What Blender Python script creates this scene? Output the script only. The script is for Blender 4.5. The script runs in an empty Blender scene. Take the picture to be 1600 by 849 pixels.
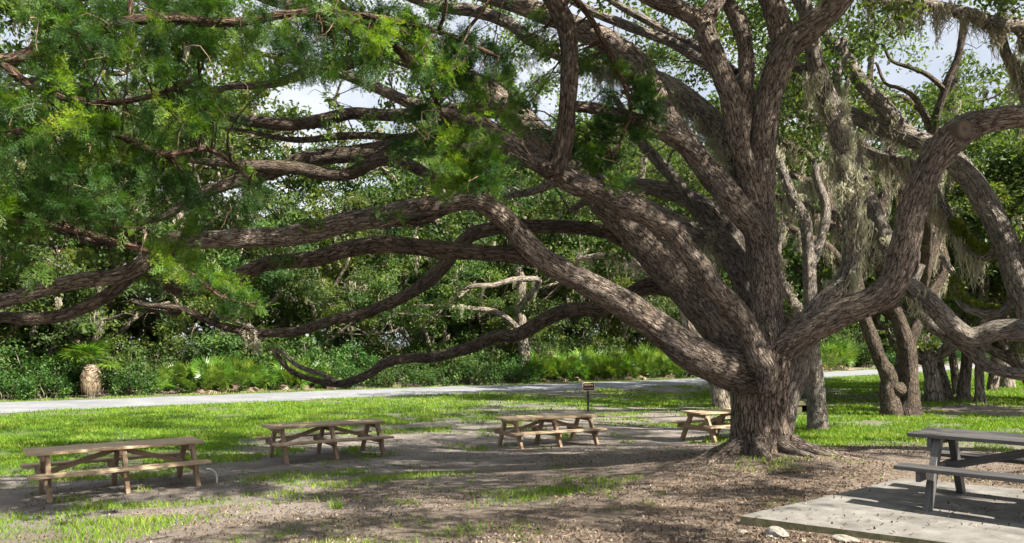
import bpy, math
import numpy as np
from mathutils import Vector, Quaternion

# ------------------------------------------------------------------ camera, sky, sun, exposure
F, HZ, EYE = 1150.0, 540.0, 1.7          # focal length and horizon row in 1600 px terms, eye height
sc = bpy.context.scene
cam_d = bpy.data.cameras.new("camera")
cam = bpy.data.objects.new("camera", cam_d)
sc.collection.objects.link(cam)
cam.location = (0, 0, EYE)
cam.rotation_euler = (math.radians(90), 0, 0)
cam_d.sensor_width = 36.0
cam_d.lens = 36.0 * F / 1600.0
cam_d.shift_y = (HZ - 424.5) / 1600.0
cam_d.clip_start = 0.05
cam_d.clip_end = 2500.0
sc.camera = cam

SUN_EL = math.radians(43.0)
SUN_DIR = Vector((0.80, -0.60, 0)).normalized()      # horizontal heading towards the sun: right and behind the camera
to_sun = Vector((SUN_DIR.x * math.cos(SUN_EL), SUN_DIR.y * math.cos(SUN_EL), math.sin(SUN_EL)))
world = bpy.data.worlds.new("World")
sc.world = world
world.use_nodes = True
wn, wl = world.node_tree.nodes, world.node_tree.links
sky = wn.new("ShaderNodeTexSky")
sky.sky_type = 'NISHITA'
sky.sun_disc = False
sky.sun_elevation = SUN_EL
sky.sun_rotation = math.atan2(SUN_DIR.x, SUN_DIR.y)
sky.air_density, sky.dust_density, sky.ozone_density = 1.0, 2.5, 1.0
bg = wn["Background"]
bg.inputs["Strength"].default_value = 0.052
# thin bright cloud spread evenly over the whole sky
wtc = wn.new("ShaderNodeTexCoord")
wns = wn.new("ShaderNodeTexNoise")
wns.inputs["Scale"].default_value = 3.0
wns.inputs["Detail"].default_value = 6.0
wns.inputs["Roughness"].default_value = 0.6
wl.new(wtc.outputs["Generated"], wns.inputs["Vector"])
wmr = wn.new("ShaderNodeMapRange")
wmr.inputs[1].default_value, wmr.inputs[2].default_value = 0.34, 0.62
wmr.inputs[3].default_value, wmr.inputs[4].default_value = 0.35, 0.95
wl.new(wns.outputs[0], wmr.inputs[0])
wmx = wn.new("ShaderNodeMix")
wmx.data_type = 'RGBA'
wl.new(wmr.outputs[0], wmx.inputs[0])
wl.new(sky.outputs[0], wmx.inputs[6])
wmx.inputs[7].default_value = (6.2, 6.4, 6.8, 1)
wl.new(wmx.outputs[2], bg.inputs["Color"])

sun_l = bpy.data.lights.new("sun", 'SUN')
sun_l.energy = 5.0
sun_l.angle = math.radians(0.53)
sun_l.color = (1.0, 0.93, 0.80)
sun = bpy.data.objects.new("sun", sun_l)
sun.rotation_euler = to_sun.to_track_quat('Z', 'Y').to_euler()
sun.location = (20, -15, 40)
sc.collection.objects.link(sun)

sc.view_settings.view_transform = 'Standard'
sc.view_settings.look = 'None'
sc.view_settings.exposure = 1.7
sc.view_settings.gamma = 1.0
sc.view_settings.use_curve_mapping = False
sc.render.engine = 'CYCLES'
sc.cycles.max_bounces = 4
sc.cycles.diffuse_bounces = 3
sc.cycles.use_adaptive_sampling = True
sc.cycles.adaptive_threshold = 0.03
sc.cycles.glossy_bounces = 2
sc.cycles.transmission_bounces = 4
sc.cycles.sample_clamp_indirect = 6.0
sc.cycles.use_denoising = True

# ------------------------------------------------------------------ helpers
col = sc.collection
RNG = np.random.default_rng(7)


def P(u, v, d):
    """point seen at column u, row v (1600 px picture) and standing d metres away"""
    return np.array([(u - 800.0) / F * d, d, EYE - (v - HZ) / F * d])


def project(p):
    p = np.asarray(p, float)
    d = np.maximum(p[..., 1], 0.05)
    return 800 + p[..., 0] / d * F, HZ + (EYE - p[..., 2]) / d * F


def _hash(i, j, k):
    h = (i.astype(np.int64) * 374761393 + j.astype(np.int64) * 668265263 + k.astype(np.int64) * 2147483647) & 0xffffffff
    h = ((h ^ (h >> 13)) * 1274126177) & 0xffffffff
    h = (h ^ (h >> 16)) & 0xffffff
    return h / float(0xffffff)


def vnoise(p):
    p = np.asarray(p, float)
    i = np.floor(p).astype(np.int64)
    f = p - i
    f = f * f * (3 - 2 * f)
    x, y, z = i[:, 0], i[:, 1], i[:, 2]
    fx, fy, fz = f[:, 0], f[:, 1], f[:, 2]
    r = 0
    for a in (0, 1):
        for b in (0, 1):
            for c in (0, 1):
                w = (fx if a else 1 - fx) * (fy if b else 1 - fy) * (fz if c else 1 - fz)
                r = r + w * _hash(x + a, y + b, z + c)
    return r


def fbm(p, o=3):
    p = np.asarray(p, float)
    s, a, t = 0, 1.0, 0
    for k in range(o):
        s = s + a * vnoise(p * (2.03 ** k) + 17.3 * k)
        t += a
        a *= 0.5
    return s / t


def mesh_np(name, verts, faces, mat=None, smooth=False, vattr=None, fattr=None):
    """verts (n,3); faces: array (m,k) or list of such arrays"""
    me = bpy.data.meshes.new(name)
    verts = np.ascontiguousarray(verts, dtype=np.float32)
    if not isinstance(faces, list):
        faces = [faces]
    faces = [np.asarray(f, dtype=np.int32) for f in faces if len(f)]
    me.vertices.add(len(verts))
    me.vertices.foreach_set('co', verts.ravel())
    loops = np.concatenate([f.ravel() for f in faces])
    tot = np.concatenate([np.full(len(f), f.shape[1], np.int32) for f in faces])
    start = np.concatenate([[0], np.cumsum(tot)[:-1]]).astype(np.int32)
    me.loops.add(len(loops))
    me.loops.foreach_set('vertex_index', loops)
    me.polygons.add(len(tot))
    me.polygons.foreach_set('loop_start', start)
    me.polygons.foreach_set('loop_total', tot)
    me.polygons.foreach_set('use_smooth', np.full(len(tot), smooth, dtype=bool))
    if vattr is not None:
        for n, a in vattr.items():
            a = np.ascontiguousarray(a, dtype=np.float32)
            at = me.attributes.new(n, 'FLOAT_VECTOR' if a.ndim == 2 else 'FLOAT', 'POINT')
            at.data.foreach_set('vector' if a.ndim == 2 else 'value', a.ravel())
    if fattr is not None:
        for n, a in fattr.items():
            at = me.attributes.new(n, 'FLOAT', 'FACE')
            at.data.foreach_set('value', np.ascontiguousarray(a, dtype=np.float32))
    me.update()
    me.validate()
    if mat is not None:
        me.materials.append(mat)
    return me


def obj(name, me, parent=None, loc=None):
    o = bpy.data.objects.new(name, me)
    col.objects.link(o)
    if parent is not None:
        o.parent = parent
    if loc is not None:
        o.location = loc
    return o


def tag(o, label=None, cat=None, group=None, kind=None):
    if label:
        o["label"] = label
    if cat:
        o["category"] = cat
    if group:
        o["group"] = group
    if kind:
        o["kind"] = kind
    return o


def empty(name, loc=(0, 0, 0), rz=0.0):
    o = bpy.data.objects.new(name, None)
    o.location = loc
    o.rotation_euler = (0, 0, rz)
    o.empty_display_size = 0.2
    col.objects.link(o)
    return o


def copy_tree(o, parent=None):
    c = o.copy()
    col.objects.link(c)
    c.parent = parent
    for ch in list(o.children):
        copy_tree(ch, c)
    return c


# ------------------------------------------------------------------ materials
def new_mat(name):
    m = bpy.data.materials.new(name)
    m.use_nodes = True
    nt = m.node_tree
    for n in list(nt.nodes):
        nt.nodes.remove(n)
    out = nt.nodes.new("ShaderNodeOutputMaterial")
    return m, nt, nt.nodes, nt.links, out


def ramp(nt, stops, interp='LINEAR'):
    r = nt.nodes.new("ShaderNodeValToRGB")
    cr = r.color_ramp
    cr.interpolation = interp
    while len(cr.elements) < len(stops):
        cr.elements.new(0.5)
    for e, (p, c) in zip(cr.elements, stops):
        e.position = p
        e.color = (c[0], c[1], c[2], 1)
    return r


def noise_node(nt, vec, scale, detail=4, rough=0.55, dist=0.0):
    n = nt.nodes.new("ShaderNodeTexNoise")
    n.inputs["Scale"].default_value = scale
    n.inputs["Detail"].default_value = detail
    n.inputs["Roughness"].default_value = rough
    n.inputs["Distortion"].default_value = dist
    if vec is not None:
        nt.links.new(vec, n.inputs["Vector"])
    return n


def mix_col(nt, fac, a, b, blend='MIX'):
    m = nt.nodes.new("ShaderNodeMix")
    m.data_type = 'RGBA'
    m.blend_type = blend
    for i, v in ((0, fac), (6, a), (7, b)):
        if hasattr(v, "is_linked") or hasattr(v, "links"):
            nt.links.new(v, m.inputs[i])
        elif i == 0:
            m.inputs[0].default_value = v
        else:
            m.inputs[i].default_value = (v[0], v[1], v[2], 1)
    return m.outputs[2]


def vec_scale(nt, vec, s):
    m = nt.nodes.new("ShaderNodeMapping")
    m.inputs["Scale"].default_value = s
    nt.links.new(vec, m.inputs["Vector"])
    return m.outputs[0]


def bark_mat(name, dark, mid, light, ridge=20.0, lichen=0.25, lich_col=(0.32, 0.31, 0.27), green=0.0, bump=1.0, coarse=1.2):
    m, nt, N, L, out = new_mat(name)
    at = N.new("ShaderNodeAttribute")
    at.attribute_name = "barkco"
    v = at.outputs["Vector"]
    n1 = noise_node(nt, v, ridge, 3, 0.6, 0.4)
    # ridged furrows along the limb
    vor = N.new("ShaderNodeTexVoronoi")
    vor.feature = 'DISTANCE_TO_EDGE'
    vor.inputs["Scale"].default_value = ridge
    add = N.new("ShaderNodeVectorMath")
    add.operation = 'MULTIPLY_ADD'
    L.new(n1.outputs["Color"], add.inputs[0])
    add.inputs[1].default_value = (0.07, 0.07, 0.07)
    L.new(v, add.inputs[2])
    L.new(add.outputs[0], vor.inputs["Vector"])
    mr = N.new("ShaderNodeMapRange")
    mr.inputs[1].default_value = 0.0
    mr.inputs[2].default_value = 0.28
    L.new(vor.outputs["Distance"], mr.inputs[0])
    n2 = noise_node(nt, v, ridge * 2.2, 5, 0.7)
    hmix = N.new("ShaderNodeMath")
    hmix.operation = 'MULTIPLY_ADD'
    L.new(n2.outputs[0], hmix.inputs[0])
    hmix.inputs[1].default_value = 1.0
    L.new(mr.outputs[0], hmix.inputs[2])
    cr = ramp(nt, [(0.22, dark), (0.50, mid), (0.95, light)])
    vb = N.new("ShaderNodeTexVoronoi")
    vb.feature = 'DISTANCE_TO_EDGE'
    vb.inputs["Scale"].default_value = ridge * 0.52
    add2 = N.new("ShaderNodeVectorMath")
    add2.operation = 'MULTIPLY_ADD'
    nb = noise_node(nt, v, ridge * 0.5, 3, 0.6)
    L.new(nb.outputs["Color"], add2.inputs[0])
    add2.inputs[1].default_value = (0.09, 0.09, 0.14)
    L.new(v, add2.inputs[2])
    L.new(add2.outputs[0], vb.inputs["Vector"])
    mb = N.new("ShaderNodeMapRange")
    mb.inputs[1].default_value = 0.0
    mb.inputs[2].default_value = 0.17
    L.new(vb.outputs["Distance"], mb.inputs[0])
    hb = N.new("ShaderNodeMath")
    hb.operation = 'MULTIPLY_ADD'
    L.new(mb.outputs[0], hb.inputs[0])
    hb.inputs[1].default_value = coarse
    L.new(hmix.outputs[0], hb.inputs[2])
    hmix = hb
    hc = N.new("ShaderNodeMath")
    hc.operation = 'MULTIPLY'
    L.new(hmix.outputs[0], hc.inputs[0])
    hc.inputs[1].default_value = 1.15 / (2.0 + coarse)
    L.new(hc.outputs[0], cr.inputs[0])
    geo = N.new("ShaderNodeNewGeometry")
    big = noise_node(nt, geo.outputs["Position"], 1.6, 4, 0.6)
    bcr = ramp(nt, [(0.3, (0.60, 0.60, 0.63)), (0.7, (1.25, 1.2, 1.14))])
    L.new(big.outputs[0], bcr.inputs[0])
    c = mix_col(nt, 1.0, cr.outputs[0], bcr.outputs[0], 'MULTIPLY')
    ln = noise_node(nt, geo.outputs["Position"], 5.5, 5, 0.7)
    lr = ramp(nt, [(0.60, (0, 0, 0)), (0.70, (1, 1, 1))])
    L.new(ln.outputs[0], lr.inputs[0])
    lm = N.new("ShaderNodeMath")
    lm.operation = 'MULTIPLY'
    L.new(lr.outputs[0], lm.inputs[0])
    lm.inputs[1].default_value = lichen
    c = mix_col(nt, lm.outputs[0], c, lich_col)
    if green > 0:
        sep = N.new("ShaderNodeSeparateXYZ")
        L.new(geo.outputs["Normal"], sep.inputs[0])
        gn = noise_node(nt, geo.outputs["Position"], 2.2, 4, 0.65)
        gm = N.new("ShaderNodeMath")
        gm.operation = 'MULTIPLY'
        L.new(sep.outputs[2], gm.inputs[0])
        L.new(gn.outputs[0], gm.inputs[1])
        gr = ramp(nt, [(0.30, (0, 0, 0)), (0.50, (green, green, green))])
        L.new(gm.outputs[0], gr.inputs[0])
        c = mix_col(nt, gr.outputs[0], c, (0.11, 0.12, 0.025))
    b = N.new("ShaderNodeBsdfPrincipled")
    b.inputs["Roughness"].default_value = 0.9
    b.inputs["Specular IOR Level"].default_value = 0.2
    L.new(c, b.inputs["Base Color"])
    bp = N.new("ShaderNodeBump")
    bp.inputs["Strength"].default_value = bump
    bp.inputs["Distance"].default_value = 0.045
    L.new(hmix.outputs[0], bp.inputs["Height"])
    L.new(bp.outputs[0], b.inputs["Normal"])
    L.new(b.outputs[0], out.inputs[0])
    return m


def leaf_mat(name, cols, trans=0.4, rough=0.5, spec=0.35, tcol=None):
    """cols: ramp stops over the per-leaf random value"""
    m, nt, N, L, out = new_mat(name)
    at = N.new("ShaderNodeAttribute")
    at.attribute_name = "rnd"
    cr = ramp(nt, cols)
    L.new(at.outputs["Fac"], cr.inputs[0])
    oi = N.new("ShaderNodeObjectInfo")
    hs = N.new("ShaderNodeHueSaturation")
    mr = N.new("ShaderNodeMapRange")
    L.new(oi.outputs["Random"], mr.inputs[0])
    mr.inputs[3].default_value = 0.48
    mr.inputs[4].default_value = 0.525
    L.new(mr.outputs[0], hs.inputs["Hue"])
    mv = N.new("ShaderNodeMapRange")
    L.new(oi.outputs["Random"], mv.inputs[0])
    mv.inputs[3].default_value = 0.85
    mv.inputs[4].default_value = 1.2
    L.new(mv.outputs[0], hs.inputs["Value"])
    L.new(cr.outputs[0], hs.inputs["Color"])
    b = N.new("ShaderNodeBsdfPrincipled")
    b.inputs["Roughness"].default_value = rough
    b.inputs["Specular IOR Level"].default_value = spec
    L.new(hs.outputs[0], b.inputs["Base Color"])
    t = N.new("ShaderNodeBsdfTranslucent")
    tc = mix_col(nt, 1.0, hs.outputs[0], tcol or (1.5, 1.55, 0.7), 'MULTIPLY')
    L.new(tc, t.inputs["Color"])
    mx = N.new("ShaderNodeMixShader")
    mx.inputs[0].default_value = trans
    L.new(b.outputs[0], mx.inputs[1])
    L.new(t.outputs[0], mx.inputs[2])
    L.new(mx.outputs[0], out.inputs[0])
    return m


def plain_mat(name, c1, c2, scale=8.0, rough=0.8, bump=0.2, stretch=(1, 1, 1), spec=0.3, obj_var=0.0, bscale=None):
    m, nt, N, L, out = new_mat(name)
    tc = N.new("ShaderNodeTexCoord")
    v = vec_scale(nt, tc.outputs["Object"], stretch)
    if obj_var > 0:
        oi = N.new("ShaderNodeObjectInfo")
        ad = N.new("ShaderNodeVectorMath")
        ad.operation = 'MULTIPLY_ADD'
        L.new(oi.outputs["Random"], ad.inputs[0])
        ad.inputs[1].default_value = (37, 53, 71)
        L.new(v, ad.inputs[2])
        v = ad.outputs[0]
    n = noise_node(nt, v, scale, 6, 0.65)
    cr = ramp(nt, [(0.3, c1), (0.72, c2)])
    L.new(n.outputs[0], cr.inputs[0])
    c = cr.outputs[0]
    if obj_var > 0:
        mr = N.new("ShaderNodeMapRange")
        L.new(oi.outputs["Random"], mr.inputs[0])
        mr.inputs[3].default_value = 1 - obj_var
        mr.inputs[4].default_value = 1 + obj_var
        hs = N.new("ShaderNodeHueSaturation")
        L.new(mr.outputs[0], hs.inputs["Value"])
        L.new(c, hs.inputs["Color"])
        c = hs.outputs[0]
    b = N.new("ShaderNodeBsdfPrincipled")
    b.inputs["Roughness"].default_value = rough
    b.inputs["Specular IOR Level"].default_value = spec
    L.new(c, b.inputs["Base Color"])
    if bump > 0:
        n2 = noise_node(nt, v, bscale or scale * 2.5, 5, 0.7)
        bp = N.new("ShaderNodeBump")
        bp.inputs["Strength"].default_value = bump
        bp.inputs["Distance"].default_value = 0.01
        L.new(n2.outputs[0], bp.inputs["Height"])
        L.new(bp.outputs[0], b.inputs["Normal"])
    L.new(b.outputs[0], out.inputs[0])
    return m


M = {}
M['oak'] = bark_mat("oak_bark_brown", (0.024, 0.018, 0.014), (0.190, 0.150, 0.122), (0.50, 0.43, 0.37), 33, 0.45, coarse=1.0)
M['oak_trunk'] = bark_mat("oak_trunk_bark", (0.026, 0.019, 0.015), (0.180, 0.138, 0.108), (0.43, 0.355, 0.295), 26, 0.4, bump=1.0, coarse=1.35)
M['oak_grey'] = bark_mat("oak_bark_grey", (0.055, 0.047, 0.040), (0.245, 0.218, 0.190), (0.48, 0.435, 0.39), 32, 0.5)
M['oak_dark'] = bark_mat("oak_bark_dark", (0.028, 0.021, 0.016), (0.115, 0.089, 0.070), (0.25, 0.205, 0.165), 30, 0.4, green=0.5)
M['far_bark'] = bark_mat("woodland_bark", (0.035, 0.029, 0.025), (0.15, 0.128, 0.105), (0.34, 0.30, 0.255), 12, 0.5, green=0.3, bump=0.6)
M['cedar_bark'] = bark_mat("cedar_bark", (0.04, 0.024, 0.017), (0.12, 0.078, 0.055), (0.24, 0.17, 0.125), 26, 0.2)
M['dead_twig'] = bark_mat("dead_twig_bark", (0.07, 0.05, 0.036), (0.17, 0.12, 0.085), (0.30, 0.22, 0.16), 30, 0.2, bump=0.3)
M['oak_leaf'] = leaf_mat("oak_leaf", [(0.0, (0.032, 0.058, 0.020)), (0.55, (0.070, 0.110, 0.026)), (0.9, (0.130, 0.170, 0.030)), (1.0, (0.20, 0.20, 0.05))], 0.42)
M['far_leaf'] = leaf_mat("woodland_leaf", [(0.0, (0.036, 0.066, 0.032)), (0.5, (0.070, 0.114, 0.034)), (0.85, (0.125, 0.170, 0.032)), (1.0, (0.21, 0.21, 0.05))], 0.40, spec=0.2)
M['shrub_leaf'] = leaf_mat("shrub_leaf", [(0.0, (0.024, 0.055, 0.014)), (0.6, (0.050, 0.110, 0.022)), (1.0, (0.12, 0.18, 0.04))], 0.36)
M['cedar_leaf'] = leaf_mat("cedar_leaf", [(0.0, (0.018, 0.042, 0.012)), (0.5, (0.038, 0.082, 0.015)), (0.68, (0.105, 0.180, 0.018)), (0.96, (0.22, 0.31, 0.025)), (1.0, (0.22, 0.14, 0.06))], 0.45, tcol=(1.7, 1.7, 0.5))
M['palmetto'] = leaf_mat("palmetto_leaf", [(0.0, (0.055, 0.115, 0.016)), (0.7, (0.110, 0.195, 0.022)), (1.0, (0.20, 0.25, 0.04))], 0.35, rough=0.35, spec=0.5)
M['dead_palm'] = leaf_mat("dead_palm_leaf", [(0.0, (0.16, 0.115, 0.075)), (1.0, (0.36, 0.28, 0.20))], 0.2, tcol=(1, 0.9, 0.7))
M['moss'] = leaf_mat("spanish_moss", [(0.0, (0.22, 0.205, 0.155)), (0.6, (0.36, 0.34, 0.26)), (1.0, (0.52, 0.485, 0.38))], 0.3, rough=0.9, spec=0.1, tcol=(1, 1, 0.85))
M['fern'] = leaf_mat("resurrection_fern", [(0.0, (0.06, 0.10, 0.012)), (1.0, (0.18, 0.21, 0.02))], 0.35)
M['grass'] = leaf_mat("grass_blade", [(0.0, (0.065, 0.125, 0.010)), (0.55, (0.130, 0.220, 0.013)), (0.88, (0.205, 0.275, 0.022)), (1.0, (0.30, 0.27, 0.10))], 0.35, rough=0.6, spec=0.25, tcol=(1.3, 1.4, 0.5))
M['litter'] = leaf_mat("fallen_leaf", [(0.0, (0.045, 0.030, 0.020)), (0.5, (0.115, 0.076, 0.050)), (0.85, (0.21, 0.155, 0.11)), (1.0, (0.36, 0.30, 0.23))], 0.08, rough=0.7, tcol=(1, 0.8, 0.6))
M['table_brown'] = plain_mat("weathered_brown_wood", (0.17, 0.115, 0.075), (0.36, 0.26, 0.175), 5, 0.75, 0.35, (0.6, 9, 9), obj_var=0.14)
M['table_top'] = plain_mat("pale_tan_wood", (0.28, 0.200, 0.130), (0.50, 0.375, 0.255), 5, 0.75, 0.35, (0.6, 9, 9), obj_var=0.16)  # top and seat planks, a paler tan than the frame
M['table_grey'] = plain_mat("grey_stained_wood", (0.045, 0.043, 0.044), (0.105, 0.101, 0.100), 5, 0.55, 0.35, (0.6, 9, 9), spec=0.5, obj_var=0.12)
M['concrete'] = plain_mat("worn_concrete", (0.095, 0.090, 0.084), (0.245, 0.235, 0.22), 3.2, 0.9, 0.5, bscale=60)
M['mossy_concrete'] = plain_mat("mossy_concrete", (0.05, 0.06, 0.025), (0.16, 0.14, 0.09), 9, 0.95, 0.5)
M['rock'] = plain_mat("pale_rock", (0.14, 0.125, 0.105), (0.36, 0.33, 0.29), 14, 0.9, 0.7)
M['sign_brown'] = plain_mat("sign_brown_paint", (0.040, 0.013, 0.008), (0.058, 0.019, 0.012), 12, 0.5, 0.05)
M['sign_cream'] = plain_mat("sign_cream_paint", (0.62, 0.52, 0.42), (0.72, 0.62, 0.50), 12, 0.5, 0.05)
M['post_dark'] = plain_mat("dark_metal_post", (0.018, 0.016, 0.015), (0.045, 0.04, 0.036), 20, 0.6, 0.2)
M['white_pipe'] = plain_mat("white_plastic", (0.62, 0.60, 0.56), (0.75, 0.73, 0.70), 20, 0.4, 0.05)
M['opening_shade'] = plain_mat("painted_opening_shade", (0.006, 0.006, 0.006), (0.012, 0.011, 0.010), 10, 0.9, 0.0)  # near-black colour stands in for the shade inside the drain box
M['cut_wood'] = None


def cutwood():
    m, nt, N, L, out = new_mat("cut_limb_wood")
    tc = N.new("ShaderNodeTexCoord")
    n = noise_node(nt, tc.outputs["Object"], 22, 4, 0.6)
    ln = N.new("ShaderNodeVectorMath")
    ln.operation = 'LENGTH'
    L.new(tc.outputs["Object"], ln.inputs[0])
    w = N.new("ShaderNodeMath")
    w.operation = 'MULTIPLY_ADD'
    L.new(n.outputs[0], w.inputs[0])
    w.inputs[1].default_value = 0.06
    L.new(ln.outputs["Value"], w.inputs[2])
    cr = ramp(nt, [(0.02, (0.035, 0.027, 0.022)), (0.06, (0.085, 0.062, 0.046)), (0.11, (0.13, 0.098, 0.072)), (0.16, (0.075, 0.058, 0.045))])
    L.new(w.outputs[0], cr.inputs[0])
    b = N.new("ShaderNodeBsdfPrincipled")
    b.inputs["Roughness"].default_value = 0.85
    L.new(cr.outputs[0], b.inputs["Base Color"])
    L.new(b.outputs[0], out.inputs[0])
    return m


M['cut_wood'] = cutwood()


def ground_mat():
    m, nt, N, L, out = new_mat("sandy_ground")
    geo = N.new("ShaderNodeNewGeometry")
    pos = geo.outputs["Position"]
    ag = N.new("ShaderNodeAttribute")
    ag.attribute_name = "grassy"
    al = N.new("ShaderNodeAttribute")
    al.attribute_name = "litter"
    n1 = noise_node(nt, pos, 1.1, 6, 0.62)
    n2 = noise_node(nt, pos, 14, 6, 0.7)
    n3 = noise_node(nt, pos, 70, 4, 0.7)
    sand = ramp(nt, [(0.30, (0.125, 0.107, 0.094)), (0.70, (0.265, 0.24, 0.22))])
    L.new(n1.outputs[0], sand.inputs[0])
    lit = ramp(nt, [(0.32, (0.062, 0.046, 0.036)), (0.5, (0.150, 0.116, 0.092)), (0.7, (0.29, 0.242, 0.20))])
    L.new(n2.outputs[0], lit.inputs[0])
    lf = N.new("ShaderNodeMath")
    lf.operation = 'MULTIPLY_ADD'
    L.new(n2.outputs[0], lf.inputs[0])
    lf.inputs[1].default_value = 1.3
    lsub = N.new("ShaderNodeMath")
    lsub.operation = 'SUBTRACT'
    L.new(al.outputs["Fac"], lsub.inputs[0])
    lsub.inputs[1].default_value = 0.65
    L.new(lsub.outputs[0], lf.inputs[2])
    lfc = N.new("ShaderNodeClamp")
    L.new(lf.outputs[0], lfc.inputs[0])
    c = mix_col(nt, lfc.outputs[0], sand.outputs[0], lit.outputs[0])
    spk = ramp(nt, [(0.34, (0.55, 0.52, 0.5)), (0.5, (1, 1, 1)), (0.68, (1.35, 1.33, 1.3))])
    L.new(n3.outputs[0], spk.inputs[0])
    c = mix_col(nt, 0.85, c, spk.outputs[0], 'MULTIPLY')
    gr = ramp(nt, [(0.3, (0.040, 0.070, 0.010)), (0.55, (0.070, 0.125, 0.014)), (0.75, (0.13, 0.14, 0.05))])
    L.new(n2.outputs[0], gr.inputs[0])
    gf = N.new("ShaderNodeMath")
    gf.operation = 'MULTIPLY_ADD'
    L.new(n2.outputs[0], gf.inputs[0])
    gf.inputs[1].default_value = 1.2
    gs = N.new("ShaderNodeMath")
    gs.operation = 'MULTIPLY_ADD'
    L.new(ag.outputs["Fac"], gs.inputs[0])
    gs.inputs[1].default_value = 1.5
    gs.inputs[2].default_value = -1.25
    L.new(gs.outputs[0], gf.inputs[2])
    gc = N.new("ShaderNodeClamp")
    L.new(gf.outputs[0], gc.inputs[0])
    c = mix_col(nt, gc.outputs[0], c, gr.outputs[0])
    b = N.new("ShaderNodeBsdfPrincipled")
    b.inputs["Roughness"].default_value = 0.95
    b.inputs["Specular IOR Level"].default_value = 0.15
    L.new(c, b.inputs["Base Color"])
    hs = N.new("ShaderNodeMath")
    hs.operation = 'MULTIPLY_ADD'
    L.new(n3.outputs[0], hs.inputs[0])
    hs.inputs[1].default_value = 0.35
    L.new(n2.outputs[0], hs.inputs[2])
    bp = N.new("ShaderNodeBump")
    bp.inputs["Strength"].default_value = 0.7
    bp.inputs["Distance"].default_value = 0.05
    L.new(hs.outputs[0], bp.inputs["Height"])
    L.new(bp.outputs[0], b.inputs["Normal"])
    L.new(b.outputs[0], out.inputs[0])
    return m


M['ground'] = ground_mat()


def road_mat():
    m, nt, N, L, out = new_mat("pale_sand_road")
    geo = N.new("ShaderNodeNewGeometry")
    n1 = noise_node(nt, geo.outputs["Position"], 0.6, 6, 0.65)
    n2 = noise_node(nt, geo.outputs["Position"], 9, 5, 0.7)
    cr = ramp(nt, [(0.3, (0.145, 0.150, 0.165)), (0.7, (0.25, 0.258, 0.28))])
    L.new(n1.outputs[0], cr.inputs[0])
    sp = ramp(nt, [(0.3, (0.75, 0.74, 0.72)), (0.6, (1.05, 1.05, 1.05))])
    L.new(n2.outputs[0], sp.inputs[0])
    c = mix_col(nt, 1.0, cr.outputs[0], sp.outputs[0], 'MULTIPLY')
    b = N.new("ShaderNodeBsdfPrincipled")
    b.inputs["Roughness"].default_value = 0.95
    L.new(c, b.inputs["Base Color"])
    bp = N.new("ShaderNodeBump")
    bp.inputs["Strength"].default_value = 0.3
    bp.inputs["Distance"].default_value = 0.03
    L.new(n2.outputs[0], bp.inputs["Height"])
    L.new(bp.outputs[0], b.inputs["Normal"])
    L.new(b.outputs[0], out.inputs[0])
    return m


M['road'] = road_mat()

# ------------------------------------------------------------------ terrain
GC = np.array([(0, 0, 0.0), (-4, 3, -0.12), (5, 2, 0.0), (0, 6, -0.12), (-4, 7, -0.35), (3, 7, -0.085), (5.5, 7.3, -0.10), (8.2, 7.4, -0.10),
               (4.2, 12.4, -0.13), (2.6, 12.2, -0.26), (6.2, 12.6, -0.22), (0.0, 11.5, -0.48), (-6.7, 12.5, -0.75), (-9.5, 10, -0.75),
               (-4.2, 16.6, -0.81), (0.9, 19, -0.88), (5.7, 19.2, -0.75), (8.6, 20, -0.62), (12, 14, -0.3), (14, 26, -0.8), (2.8, 26, -0.95),
               (-14, 22, -0.98), (-20, 30, -1.0), (0, 40, -1.0), (22, 37, -0.95), (24, 20, -0.5), (14, 50, -1.0), (40, 60, -1.0), (-30, 10, -0.9),
               (30, 0, -0.3), (-12, -5, -0.4), (0, -14, 0.0), (-45, 30, -1.0), (-30, 55, -1.0), (10, 80, -1.0), (60, 90, -1.0), (60, 20, -0.8)])


def _tp(r2):
    return r2 * np.log(r2 + 1e-9)


_A = _tp(((GC[:, None, :2] - GC[None, :, :2]) ** 2).sum(-1))
_n = len(GC)
_K = np.zeros((_n + 3, _n + 3))
_K[:_n, :_n] = _A + np.eye(_n) * 2.0
_K[:_n, _n] = 1
_K[:_n, _n + 1:] = GC[:, :2]
_K[_n, :_n] = 1
_K[_n + 1:, :_n] = GC[:, :2].T
_W = np.linalg.solve(_K, np.concatenate([GC[:, 2], np.zeros(3)]))


def gz(x, y):
    x, y = np.atleast_1d(np.asarray(x, float)), np.atleast_1d(np.asarray(y, float))
    sh = x.shape
    q = np.stack([x.ravel(), y.ravel()], 1)
    z = np.zeros(len(q))
    for a in range(0, len(q), 40000):
        qa = q[a:a + 40000]
        r2 = ((qa[:, None] - GC[None, :, :2]) ** 2).sum(-1)
        z[a:a + 40000] = _tp(r2) @ _W[:_n] + _W[_n] + qa @ _W[_n + 1:]
    far = np.clip((np.hypot(q[:, 0] - 8, q[:, 1] - 30) - 45) / 25, 0, 1)
    z = np.clip(z, -1.08, 0.05) * (1 - far) - 1.0 * far
    q3 = np.c_[q, np.zeros(len(q))]
    near = np.clip((32 - q[:, 1]) / 15, 0, 1)
    z = z + (fbm(q3 * 0.9, 2) - 0.5) * 0.06 * near
    # root mound of the great oak
    rr = np.hypot(q[:, 0] - 4.25, q[:, 1] - 12.4)
    z = z + 0.10 * np.exp(-(rr / 1.3) ** 2)
    return z.reshape(sh)


def g1(x, y):
    return float(gz(x, y)[0])


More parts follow.
